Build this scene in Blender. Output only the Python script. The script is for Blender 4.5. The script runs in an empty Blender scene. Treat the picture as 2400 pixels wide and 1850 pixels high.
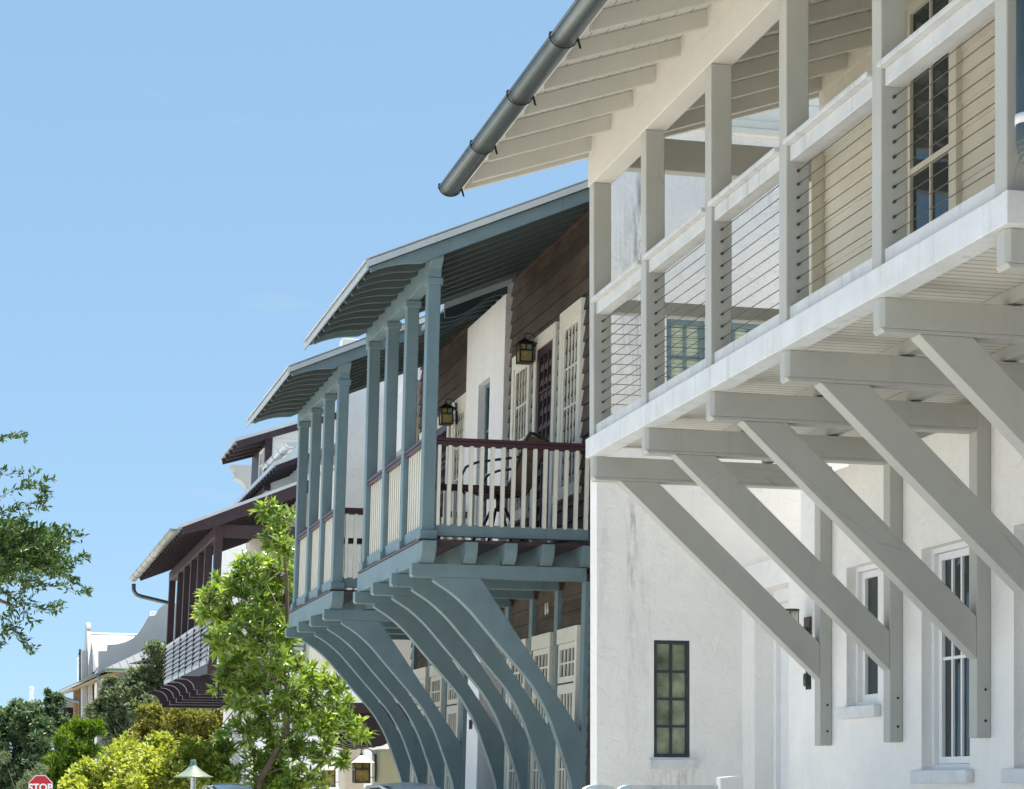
import bpy, bmesh, math, random
from mathutils import Vector, Matrix
C = bpy.context.scene.collection
R = math.radians
F, CX, HY, EYE = 4800.0, 1200.0, 1843.0, 1.6      # calibration of the photograph (2400 px wide)

# ------------------------------------------------------------------ materials
def _n(nt, t, **kw):
    n = nt.nodes.new(t)
    for k, v in kw.items():
        if k in n.inputs: n.inputs[k].default_value = v
        else: setattr(n, k, v)
    return n
def _math(nt, op, a, b=None):
    n = nt.nodes.new('ShaderNodeMath'); n.operation = op
    for i, v in enumerate((a, b)):
        if v is None: continue
        if isinstance(v, (int, float)): n.inputs[i].default_value = v
        else: nt.links.new(v, n.inputs[i])
    return n.outputs[0]
def mat(name, col, rough=.6, var=.1, scale=5, bump=.15, bscale=60, streak=0, metallic=0, spec=.4,
        boards=None, dirt=None, grain=None, coat=0, crack=None, plank=None):
    """painted / stucco / wood / metal surface; boards=(axis,pitch,groove), dirt=[(x,halfwidth,z0,z1,strength)]"""
    m = bpy.data.materials.new(name); m.use_nodes = True; nt = m.node_tree; L = nt.links.new
    p = nt.nodes['Principled BSDF']
    tc = _n(nt, 'ShaderNodeTexCoord'); co = tc.outputs['Object']
    nz = _n(nt, 'ShaderNodeTexNoise', Scale=scale, Detail=6.0, Roughness=.62); L(co, nz.inputs['Vector'])
    mr = _n(nt, 'ShaderNodeMapRange'); mr.inputs[1].default_value = .3; mr.inputs[2].default_value = .7
    mr.inputs[3].default_value = 1 - var; mr.inputs[4].default_value = 1 + var * .6; L(nz.outputs[0], mr.inputs[0])
    fac = mr.outputs[0]
    h = None
    fn = _n(nt, 'ShaderNodeTexNoise', Scale=bscale, Detail=4.0); L(co, fn.inputs['Vector'])
    h = _math(nt, 'MULTIPLY', fn.outputs[0], .004)
    if name.endswith('stucco'):
        f2 = _n(nt, 'ShaderNodeTexNoise', Scale=7.0, Detail=5.0, Roughness=.6, Distortion=1.2); L(co, f2.inputs['Vector']); h = _math(nt, 'ADD', h, _math(nt, 'MULTIPLY', f2.outputs[0], .02))
    sep = _n(nt, 'ShaderNodeSeparateXYZ'); L(co, sep.inputs[0])
    if grain:
        mp = _n(nt, 'ShaderNodeMapping'); mp.inputs['Scale'].default_value = grain; L(co, mp.inputs[0])
        gn = _n(nt, 'ShaderNodeTexNoise', Scale=1.0, Detail=5.0, Roughness=.7); L(mp.outputs[0], gn.inputs['Vector'])
        g = _n(nt, 'ShaderNodeMapRange'); g.inputs[1].default_value = .3; g.inputs[2].default_value = .7
        g.inputs[3].default_value = .72; g.inputs[4].default_value = 1.15; L(gn.outputs[0], g.inputs[0])
        fac = _math(nt, 'MULTIPLY', fac, g.outputs[0]); h = _math(nt, 'ADD', h, _math(nt, 'MULTIPLY', gn.outputs[0], .004))
    if streak:
        mp = _n(nt, 'ShaderNodeMapping'); mp.inputs['Scale'].default_value = (9, 9, .7); L(co, mp.inputs[0])
        sn = _n(nt, 'ShaderNodeTexNoise', Scale=1.0, Detail=6.0, Roughness=.7); L(mp.outputs[0], sn.inputs['Vector'])
        s = _n(nt, 'ShaderNodeMapRange'); s.inputs[1].default_value = .55; s.inputs[2].default_value = .8
        s.inputs[3].default_value = 1; s.inputs[4].default_value = 1 - streak; L(sn.outputs[0], s.inputs[0])
        fac = _math(nt, 'MULTIPLY', fac, s.outputs[0])
    if crack:       # fine checks along the timber: (scale vector, rotation about y)
        mp0 = _n(nt, 'ShaderNodeMapping'); mp0.inputs['Rotation'].default_value = (0, crack[1], 0); L(co, mp0.inputs[0])
        wn = _n(nt, 'ShaderNodeTexNoise', Scale=3.0, Detail=3.0); L(co, wn.inputs['Vector'])
        wv = _n(nt, 'ShaderNodeVectorMath', operation='SCALE'); wv.inputs['Scale'].default_value = .03; L(wn.outputs['Color'], wv.inputs[0])
        wa = _n(nt, 'ShaderNodeVectorMath', operation='ADD'); L(mp0.outputs[0], wa.inputs[0]); L(wv.outputs[0], wa.inputs[1])
        mp = _n(nt, 'ShaderNodeMapping'); mp.inputs['Scale'].default_value = crack[0]; L(wa.outputs[0], mp.inputs[0])
        vo = _n(nt, 'ShaderNodeTexVoronoi', feature='DISTANCE_TO_EDGE', Scale=1.0); L(mp.outputs[0], vo.inputs['Vector'])
        ms = _n(nt, 'ShaderNodeTexNoise', Scale=1.7, Detail=3.0); L(co, ms.inputs['Vector'])
        k1 = _math(nt, 'LESS_THAN', vo.outputs['Distance'], .011); k2 = _n(nt, 'ShaderNodeMapRange'); k2.inputs[1].default_value = .53; k2.inputs[2].default_value = .62; L(ms.outputs[0], k2.inputs[0])
        kk = _math(nt, 'MULTIPLY', k1, k2.outputs[0])
        fac = _math(nt, 'MULTIPLY', fac, _math(nt, 'SUBTRACT', 1.0, _math(nt, 'MULTIPLY', kk, .17))); h = _math(nt, 'SUBTRACT', h, _math(nt, 'MULTIPLY', kk, .002))
    if plank:       # every board has its own tone
        row = _math(nt, 'FLOOR', _math(nt, 'DIVIDE', _math(nt, 'ADD', sep.outputs[2], plank[1]), plank[0]))
        w1 = _n(nt, 'ShaderNodeTexWhiteNoise', noise_dimensions='1D'); L(row, w1.inputs['W'])
        colm = _math(nt, 'FLOOR', _math(nt, 'ADD', _math(nt, 'DIVIDE', sep.outputs[1], 2.6), _math(nt, 'MULTIPLY', w1.outputs['Value'], 5.0)))
        w2 = _n(nt, 'ShaderNodeTexWhiteNoise', noise_dimensions='2D'); cv = _n(nt, 'ShaderNodeCombineXYZ'); L(row, cv.inputs[0]); L(colm, cv.inputs[1]); L(cv.outputs[0], w2.inputs['Vector'])
        fac = _math(nt, 'MULTIPLY', fac, _math(nt, 'ADD', .68, _math(nt, 'MULTIPLY', w2.outputs['Value'], .62)))
    if boards:
        ax, pitch, gr = boards
        f = _math(nt, 'FRACT', _math(nt, 'DIVIDE', sep.outputs[ax], pitch))
        lt = _math(nt, 'LESS_THAN', f, gr)
        fac = _math(nt, 'MULTIPLY', fac, _math(nt, 'SUBTRACT', 1.0, _math(nt, 'MULTIPLY', lt, .6)))
        h = _math(nt, 'SUBTRACT', h, _math(nt, 'MULTIPLY', lt, .006))
    if dirt:
        dm = _n(nt, 'ShaderNodeMapping'); dm.inputs['Scale'].default_value = (26, 26, 3.2); L(co, dm.inputs[0])
        dn = _n(nt, 'ShaderNodeTexNoise', Scale=1.0, Detail=9.0, Roughness=.72); L(dm.outputs[0], dn.inputs['Vector'])
        wob = _math(nt, 'MULTIPLY', _math(nt, 'SUBTRACT', nz.outputs[0], .5), .16)
        for (x0, hw, z0, z1, st) in dirt:
            dx = _math(nt, 'DIVIDE', _math(nt, 'SUBTRACT', _math(nt, 'ADD', sep.outputs[0], wob), x0), hw)
            gx = _math(nt, 'POWER', 2.718, _math(nt, 'MULTIPLY', _math(nt, 'MULTIPLY', dx, dx), -1.0))
            zc, zh = (z0 + z1) / 2, (z1 - z0) / 2
            dz = _math(nt, 'DIVIDE', _math(nt, 'SUBTRACT', sep.outputs[2], zc), zh)
            gz = _math(nt, 'POWER', 2.718, _math(nt, 'MULTIPLY', _math(nt, 'POWER', _math(nt, 'ABSOLUTE', dz), 4.0), -1.0))
            k = _n(nt, 'ShaderNodeMapRange'); k.inputs[1].default_value = .42; k.inputs[2].default_value = .68; L(dn.outputs[0], k.inputs[0])
            amt = _math(nt, 'MULTIPLY', _math(nt, 'MULTIPLY', _math(nt, 'MULTIPLY', gx, gz), k.outputs[0]), st)
            fac = _math(nt, 'MULTIPLY', fac, _math(nt, 'SUBTRACT', 1.0, amt))
    vm = _n(nt, 'ShaderNodeVectorMath', operation='SCALE'); vm.inputs[0].default_value = col[:3]; L(fac, vm.inputs['Scale'])
    L(vm.outputs[0], p.inputs['Base Color'])
    p.inputs['Roughness'].default_value = rough; p.inputs['Metallic'].default_value = metallic
    p.inputs['Specular IOR Level'].default_value = spec; p.inputs['Coat Weight'].default_value = coat
    if bump:
        b = _n(nt, 'ShaderNodeBump', Strength=min(1, bump * 2), Distance=1.0); L(h, b.inputs['Height']); L(b.outputs[0], p.inputs['Normal'])
    return m
def glass(name, col=(.012, .024, .028), rough=.03):
    m = bpy.data.materials.new(name); m.use_nodes = True; nt = m.node_tree; p = nt.nodes['Principled BSDF']
    p.inputs['Base Color'].default_value = (*col, 1); p.inputs['Roughness'].default_value = rough; p.inputs['Specular IOR Level'].default_value = .7
    tc = _n(nt, 'ShaderNodeTexCoord'); nz = _n(nt, 'ShaderNodeTexNoise', Scale=2.5, Detail=2.0); nt.links.new(tc.outputs['Object'], nz.inputs['Vector'])
    b = _n(nt, 'ShaderNodeBump', Strength=.05, Distance=.05); nt.links.new(nz.outputs[0], b.inputs['Height']); nt.links.new(b.outputs[0], p.inputs['Normal'])
    return m
def leafmat(name, c0, c1, rough=.4, trans=.35, spec=.5, c2=None):
    m = bpy.data.materials.new(name); m.use_nodes = True; nt = m.node_tree; L = nt.links.new; p = nt.nodes['Principled BSDF']
    g = _n(nt, 'ShaderNodeNewGeometry'); cr = _n(nt, 'ShaderNodeValToRGB'); L(g.outputs['Random Per Island'], cr.inputs[0])
    cr.color_ramp.elements[0].color = (*c0, 1); cr.color_ramp.elements[1].color = (*c1, 1); cr.color_ramp.elements[1].position = .9
    if c2: e = cr.color_ramp.elements.new(1.0); e.color = (*c2, 1)
    L(cr.outputs[0], p.inputs['Base Color']); p.inputs['Roughness'].default_value = rough; p.inputs['Specular IOR Level'].default_value = spec
    t = _n(nt, 'ShaderNodeBsdfTranslucent')
    hs = _n(nt, 'ShaderNodeHueSaturation', Saturation=1.15, Value=1.7, Hue=.485); L(cr.outputs[0], hs.inputs['Color']); L(hs.outputs[0], t.inputs['Color'])
    mx = _n(nt, 'ShaderNodeMixShader', Fac=trans); L(p.outputs[0], mx.inputs[1]); L(t.outputs[0], mx.inputs[2])
    L(mx.outputs[0], nt.nodes['Material Output'].inputs['Surface'])
    return m

M = {}
M['stucco'] = mat('white_stucco', (.85, .84, .82), .85, .05, 2.2, .42, 55, streak=.07)
M['stucco_stained'] = mat('stained_stucco', (.86, .85, .83), .85, .05, 2.2, .42, 55, streak=.10,
    dirt=[(.92, .04, 3.3, 4.0, .7), (.90, .045, 1.9, 3.4, .24), (1.0, .06, 5.0, 6.75, .95), (.86, .08, 4.8, 6.6, .3), (1.05, .12, 6.0, 6.9, .45), (1.02, .1, 2.2, 4.0, .16), (1.28, .22, 1.56, 1.76, .5), (.66, .05, 2.8, 4.0, .2), (2.0, .5, 6.5, 7.1, .3)])
M['sill'] = mat('weathered_sill_stucco', (.70, .715, .73), .85, .12, 5, .35, 50, streak=.35)
M['trim'] = mat('pale_grey_paint', (.43, .437, .41), .55, .06, 1.5, .14, 90, streak=.12)
TR = dict(rough=.55, var=.07, scale=1.8, bump=.16, bscale=90, streak=.12)
M['trimbeam'] = mat('pale_grey_beam_paint', (.43, .437, .41), crack=((.7, 8, 8), 0), **TR)
M['trimpost'] = mat('pale_grey_post_paint', (.44, .447, .42), crack=((8, 8, .6), 0), **TR)
M['trimbrace'] = mat('pale_grey_brace_paint', (.43, .437, .41), crack=((.8, 8, 8), R(-39.5)), **TR)
M['trimcream'] = mat('cream_grey_paint', (.62, .60, .545), .55, .05, 2, .12, 90)
M['fascia'] = mat('weathered_skylit_paint', (.66, .68, .69), .55, .10, 5, .2, 80, streak=.36)  # trim colour brightened and blued as skylight on the deck front; streaks are weathering
M['porchrafter'] = mat('off_white_rafter_paint', (.56, .55, .505), .55, .07, 2, .14, 90, streak=.05)
M['rail'] = mat('weathered_rail_paint', (.56, .575, .58), .55, .12, 5, .2, 80, streak=.40)
M['soffit'] = mat('white_soffit_boards', (.74, .72, .67), .6, .05, 4, .3, 60, boards=(0, .11, .07))
M['deckunder'] = mat('deck_underside_boards', (.66, .64, .58), .6, .08, 4, .3, 60, boards=(1, .07, .14))
M['clap'] = mat('cream_clapboard', (.66, .63, .54), .55, .06, 4, .12, 70)
M['gableclap'] = mat('white_gable_boards', (.80, .77, .70), .6, .05, 4, .1, 60, boards=(2, .17, .03))
M['teal'] = mat('teal_grey_paint', (.165, .242, .268), .48, .12, 3.5, .2, 90, streak=.26)
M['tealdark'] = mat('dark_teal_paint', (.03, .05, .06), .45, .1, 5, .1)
M['rafter'] = mat('shade_darkened_rafter_paint', (.085, .11, .112), .55, .1, 5, .15)  # grey-green rafter colour, darkened to paint in the shade under the porch roof
M['maroon'] = mat('maroon_paint', (.065, .027, .036), .4, .1, 6, .1)
M['cream'] = mat('cream_paint', (.76, .73, .63), .5, .05, 6, .08)
M['brown'] = mat('brown_wood_siding', (.098, .074, .056), .7, .4, 2.2, .6, 50, grain=(40, 2.2, 34), plank=(.165, -4.03 + .165 * 30))
M['plum'] = mat('plum_wood_stain', (.043, .025, .031), .5, .16, 5, .2, 70, grain=(6, 1.2, 6))
M['darkplum'] = mat('dark_plum_wood', (.022, .012, .02), .5, .15, 5, .15)
M['metal'] = mat('galvanised_metal', (.105, .13, .13), .3, .2, 9, .08, 120, metallic=.75)
M['metaldark'] = mat('dark_iron', (.02, .024, .026), .5, .1, 8, .1, metallic=.3)
M['steel'] = mat('stainless_cable', (.09, .085, .075), .4, .1, 8, 0, metallic=.4)
M['roof'] = mat('metal_roofing', (.58, .60, .60), .42, .08, 3, .12, 50, metallic=.35)
M['dullmetal'] = mat('weathered_galvanised_metal', (.27, .28, .26), .42, .2, 9, .08, 120, metallic=.6)
M['brightmetal'] = mat('new_galvanised_metal', (.55, .58, .58), .4, .12, 9, .08, 120, metallic=.5)
M['whiteroof'] = mat('white_metal_roof', (.82, .82, .82), .4, .03, 2, .05, 40)
M['glass'] = glass('window_glass')
M['greenglass'] = mat('green_blind_glass', (.25, .28, .18), .08, .8, 3.4, 0, spec=.7)
M['blinds'] = mat('slatted_green_blinds', (.56, .63, .49), .5, .1, 4, .1, 40, boards=(2, .034, .14))
M['amber'] = mat('amber_art_glass', (.33, .25, .085), .25, .5, 14, .2, 30)
M['greenart'] = mat('green_art_glass', (.17, .27, .17), .25, .45, 14, .2, 30)
M['copper'] = mat('aged_copper', (.10, .085, .08), .42, .3, 10, .15, 60, metallic=.5)
M['tan'] = mat('tan_sling_fabric', (.30, .235, .17), .8, .12, 30, .2, 200)
M['bronze'] = mat('brown_metal_tube', (.045, .026, .022), .4, .1, 8, .05)
M['beige'] = mat('beige_stucco', (.58, .51, .42), .85, .08, 3, .2, 55, streak=.12)
M['sage'] = mat('sage_stucco', (.42, .42, .30), .85, .12, 3, .2, 55, streak=.2)
M['ochre'] = mat('ochre_wood', (.36, .24, .11), .55, .14, 5, .15)
M['greyroof'] = mat('shade_greyed_white', (.44, .445, .44), .8, .05, 2, .12, 30)  # far white walls greyed to paint in their shaded faces
M['bark'] = mat('brown_bark', (.17, .13, .10), .9, .3, 10, .6, 30)
M['paving'] = mat('pale_brick_paving', (.62, .58, .51), .85, .14, 2.5, .25, 30)
M['ground'] = mat('sandy_ground', (.55, .52, .46), .9, .12, .6, .2, 20)
M['walk'] = mat('concrete_sidewalk', (.62, .59, .53), .85, .08, 2, .2, 40)
M['kerb'] = mat('concrete_kerb', (.48, .47, .44), .85, .1, 4, .2, 40)
M['mark'] = mat('white_road_paint', (.75, .75, .72), .7, .1, 8, .1)
M['louvre'] = mat('grey_louvre_paint', (.50, .52, .54), .5, .06, 5, .1)
M['red'] = mat('stop_sign_red', (.47, .012, .03), .35, .05, 6, 0)
M['signwhite'] = mat('sign_white', (.82, .82, .82), .4, .03, 6, 0)
M['lampgreen'] = mat('pale_green_enamel', (.20, .245, .185), .4, .05, 6, 0)
M['lampcap'] = mat('verdigris_cap', (.13, .26, .23), .5, .1, 8, .05)
M['carpaint'] = mat('silver_car_paint', (.62, .65, .68), .25, .03, 3, 0, metallic=.3, coat=.6)
M['rubber'] = mat('black_rubber', (.02, .02, .02), .8, .1, 10, .1)
M['white'] = mat('white_paint', (.80, .81, .82), .5, .04, 5, .08)

# ------------------------------------------------------------------ mesh helpers
class MB:
    def __init__(s): s.v = []; s.f = []; s.sm = []
    def add(s, vs, fs, smooth=False):
        o = len(s.v); s.v += [tuple(v) for v in vs]
        for f in fs: s.f.append(tuple(o + i for i in f)); s.sm.append(smooth)
        return s
    def box(s, x0, x1, y0, y1, z0, z1):
        x0, x1 = sorted((x0, x1)); y0, y1 = sorted((y0, y1)); z0, z1 = sorted((z0, z1))
        return s.add([(x0, y0, z0), (x1, y0, z0), (x1, y1, z0), (x0, y1, z0), (x0, y0, z1), (x1, y0, z1), (x1, y1, z1), (x0, y1, z1)],
              [(0, 3, 2, 1), (4, 5, 6, 7), (0, 1, 5, 4), (1, 2, 6, 5), (2, 3, 7, 6), (3, 0, 4, 7)])
    def prism(s, pts, ax, lo, hi, smooth=False):
        n = len(pts)
        def mk(p, q): return {'y': (p[0], q, p[1]), 'x': (q, p[0], p[1]), 'z': (p[0], p[1], q)}[ax]
        vs = [mk(p, lo) for p in pts] + [mk(p, hi) for p in pts]
        s.add(vs, [tuple(range(n)), tuple(range(2 * n - 1, n - 1, -1))] + [(i, i + n, (i + 1) % n + n, (i + 1) % n) for i in range(n)], smooth)
        return s
    def tube(s, pts, r, n=8, cap=True, smooth=True):
        pts = [Vector(p) for p in pts]; rr = r if isinstance(r, (list, tuple)) else [r] * len(pts)
        vs = []; prev = None
        for i, p in enumerate(pts):
            t = (pts[min(i + 1, len(pts) - 1)] - pts[max(i - 1, 0)]).normalized()
            if prev is None: u = t.orthogonal().normalized()
            else:
                u = prev - t * prev.dot(t); u = u.normalized() if u.length > 1e-6 else t.orthogonal().normalized()
            prev = u; w = t.cross(u)
            for k in range(n):
                a = 2 * math.pi * k / n; vs.append(p + (u * math.cos(a) + w * math.sin(a)) * rr[i])
        fs = [(i * n + k, i * n + (k + 1) % n, (i + 1) * n + (k + 1) % n, (i + 1) * n + k) for i in range(len(pts) - 1) for k in range(n)]
        s.add(vs, fs, smooth)
        if cap: s.add(vs[:n], [tuple(range(n - 1, -1, -1))]); s.add(vs[-n:], [tuple(range(n))])
        return s
    def lathe(s, prof, c=(0, 0, 0), n=16, smooth=True):
        vs = []
        for (r, z) in prof:
            for k in range(n):
                a = 2 * math.pi * k / n; vs.append((c[0] + r * math.cos(a), c[1] + r * math.sin(a), c[2] + z))
        s.add(vs, [(i * n + k, i * n + (k + 1) % n, (i + 1) * n + (k + 1) % n, (i + 1) * n + k) for i in range(len(prof) - 1) for k in range(n)], smooth)
        return s
    def mesh(s, name, m, k=0, zr=0, weld=True):
        vs = [(x + k * (z - zr), y, z) for x, y, z in s.v] if k else s.v
        me = bpy.data.meshes.new(name); me.from_pydata(vs, [], s.f)
        me.polygons.foreach_set('use_smooth', s.sm)
        if weld:
            bm = bmesh.new(); bm.from_mesh(me); bmesh.ops.remove_doubles(bm, verts=bm.verts, dist=1e-5)
            bmesh.ops.recalc_face_normals(bm, faces=bm.faces); bm.to_mesh(me); bm.free()
        me.materials.append(m); me.update(); return me

def bevel(o, w):
    b = o.modifiers.new('bevel', 'BEVEL'); b.width = w; b.segments = 2; b.limit_method = 'ANGLE'; b.angle_limit = R(40)
class House:
    """an Empty at the thing's base; local x = into the plot, y = along the street, z = up"""
    def __init__(s, name, label, cat, loc, rot, k=0, zr=0, group=None):
        s.root = thing(name, label, cat, loc, rot, group); s.k = k; s.zr = zr
    def part(s, name, mb, m, parent=None, bev=0, label=None, kind=None):
        o = bpy.data.objects.new(name, mb.mesh(name, m, s.k, s.zr)); C.objects.link(o); o.parent = parent or s.root
        if bev: bevel(o, bev)
        if label: o['label'] = label
        if kind: o['kind'] = kind
        return o
    def world(s, x, y, z):
        x += s.k * (z - s.zr); return s.root.matrix_basis @ Vector((x, y, z))
def thing(name, label, cat, loc=(0, 0, 0), rot=0, group=None):
    o = bpy.data.objects.new(name, None); C.objects.link(o); o.location = loc; o.rotation_euler = (0, 0, rot); o.empty_display_size = .3
    o['label'] = label; o['category'] = cat
    if group: o['group'] = group
    return o
def part(name, mb, m, parent, bev=0, weld=True, label=None):
    o = bpy.data.objects.new(name, mb.mesh(name, m, weld=weld)); C.objects.link(o); o.parent = parent
    if bev: bevel(o, bev)
    if label: o['label'] = label
    return o
def struct(name, mb, m):
    o = bpy.data.objects.new(name, mb.mesh(name, m)); C.objects.link(o); o['kind'] = 'structure'; return o

def ob(mb, plane, c, s0, s1, d0, d1, t0, t1):
    """box on a wall: plane 'x' faces -x (s along y), plane 'y' faces -y (s along x); d = depth behind the face c"""
    if plane == 'x': mb.box(c + d0, c + d1, s0, s1, t0, t1)
    else: mb.box(s0, s1, c + d0, c + d1, t0, t1)
def holed_wall(mb, plane, c, s0, s1, t0, t1, holes, rev, thick):
    ss = sorted({s0, s1} | {h[0] for h in holes} | {h[1] for h in holes}); tt = sorted({t0, t1} | {h[2] for h in holes} | {h[3] for h in holes})
    def P(s, t, d): return (c + d, s, t) if plane == 'x' else (s, c + d, t)
    for i in range(len(ss) - 1):
        for j in range(len(tt) - 1):
            a, b, e, f = ss[i], ss[i + 1], tt[j], tt[j + 1]
            if any(h[0] <= a + 1e-6 and b <= h[1] + 1e-6 and h[2] <= e + 1e-6 and f <= h[3] + 1e-6 for h in holes): continue
            mb.add([P(a, e, 0), P(b, e, 0), P(b, f, 0), P(a, f, 0)], [(0, 1, 2, 3)])
    for (a, b, e, f) in holes:
        mb.add([P(a, e, 0), P(b, e, 0), P(b, f, 0), P(a, f, 0), P(a, e, rev), P(b, e, rev), P(b, f, rev), P(a, f, rev)],
               [(0, 1, 5, 4), (1, 2, 6, 5), (2, 3, 7, 6), (3, 0, 4, 7)])
    a, b, e, f = s0, s1, t0, t1
    mb.add([P(a, e, 0), P(b, e, 0), P(b, f, 0), P(a, f, 0), P(a, e, thick), P(b, e, thick), P(b, f, thick), P(a, f, thick)],
           [(0, 4, 5, 1), (1, 5, 6, 2), (2, 6, 7, 3), (3, 7, 4, 0)])
def window(H, plane, c, s0, s1, t0, t1, fr=.05, nx=2, nz=4, mw=.02, d=0.0, mf=None, mg=None, name='window', mid=None, dep=.05, botfr=None, parent=None):
    """frame with muntins standing at depth d behind face c; the pane is its sub-part"""
    mb = MB(); bf = botfr or fr
    ob(mb, plane, c, s0, s1, d, d + dep, t1 - fr, t1); ob(mb, plane, c, s0, s1, d, d + dep, t0, t0 + bf)
    ob(mb, plane, c, s0, s0 + fr, d, d + dep, t0 + bf, t1 - fr); ob(mb, plane, c, s1 - fr, s1, d, d + dep, t0 + bf, t1 - fr)
    a, b, e, f = s0 + fr, s1 - fr, t0 + bf, t1 - fr
    for i in range(1, nx):
        x = a + (b - a) * i / nx; ob(mb, plane, c, x - mw / 2, x + mw / 2, d + .008, d + .032, e, f)
    for j in range(1, nz):
        z = e + (f - e) * j / nz; ob(mb, plane, c, a, b, d + .010, d + .030, z - mw / 2, z + mw / 2)
    if mid: ob(mb, plane, c, a, b, d + .004, d + .034, mid - .025, mid + .025)
    w = H.part(name, mb, mf, parent, bev=.003)
    g = MB(); ob(g, plane, c, a - .004, b + .004, d + .026, d + .042, e - .004, f + .004); H.part('pane', g, mg, w)
    return w
def laps(mb, plane, c, s0, s1, t0, t1, pitch=.18, proud=.022):
    """lapped clapboards; sawtooth in profile"""
    t = t0
    while t < t1 - .01:
        u = min(t + pitch, t1)
        mb.prism([(c - proud, t), (c - .004, u), (c + .03, u), (c + .03, t)], 'y' if plane == 'x' else 'x', s0, s1)
        t = u
def at(u, v, Y): return ((u - CX) / F * Y, Y, EYE + (HY - v) / F * Y)
def frame(vp): th = math.atan2(CX - vp, F); return th
def gutter(H, xc, zc, r, y0, y1, hang, m, parent=None, strap=True, ring=None):
    mb = MB(); n = 12; rin = r - .006
    sq = .78
    arc = [(xc - r * math.cos(math.pi * i / n), zc - sq * r * math.sin(math.pi * i / n)) for i in range(n + 1)]
    inn = [(xc - rin * math.cos(math.pi * i / n), zc - sq * rin * math.sin(math.pi * i / n)) for i in range(n + 1)]
    vs = []
    for y in (y0, y1): vs += [(x, y, z) for x, z in arc] + [(x, y, z) for x, z in inn]
    k = n + 1; fs = []
    for i in range(n): fs += [(i, i + 1, 2 * k + i + 1, 2 * k + i), (k + i, 3 * k + i, 3 * k + i + 1, k + i + 1)]
    fs += [(0, 2 * k, 3 * k, k), (n, k + n, 3 * k + n, 2 * k + n)]
    mb.add(vs, fs, True)
    for y in (y0, y1): mb.add([(x, y, z) for x, z in arc], [tuple(range(n + 1))])
    mb.tube([(xc - r, y0, zc), (xc - r, y1, zc)], r * .12, 8)
    g = H.part('gutter', mb, m, parent)
    for y in hang:
        b = MB(); ro = r + .006
        pts = [(xc - ro * math.cos(math.pi * i / n), y, zc - sq * ro * math.sin(math.pi * i / n)) for i in range(n + 1)]
        b.tube(pts, r * .05, 6); b.box(xc - r * 1.12, xc - r * .88, y - .016, y + .016, zc - .008, zc + .022)
        if strap: b.prism([(xc + r * .93, zc + .03), (xc + r * 1.13, zc + .03), (xc + r * 1.42, zc - r * .75), (xc + r * 1.26, zc - r * .75)], 'y', y - .004, y + .004)
        H.part('gutter_hanger', b, ring or M['metaldark'], g)
    return g

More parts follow.
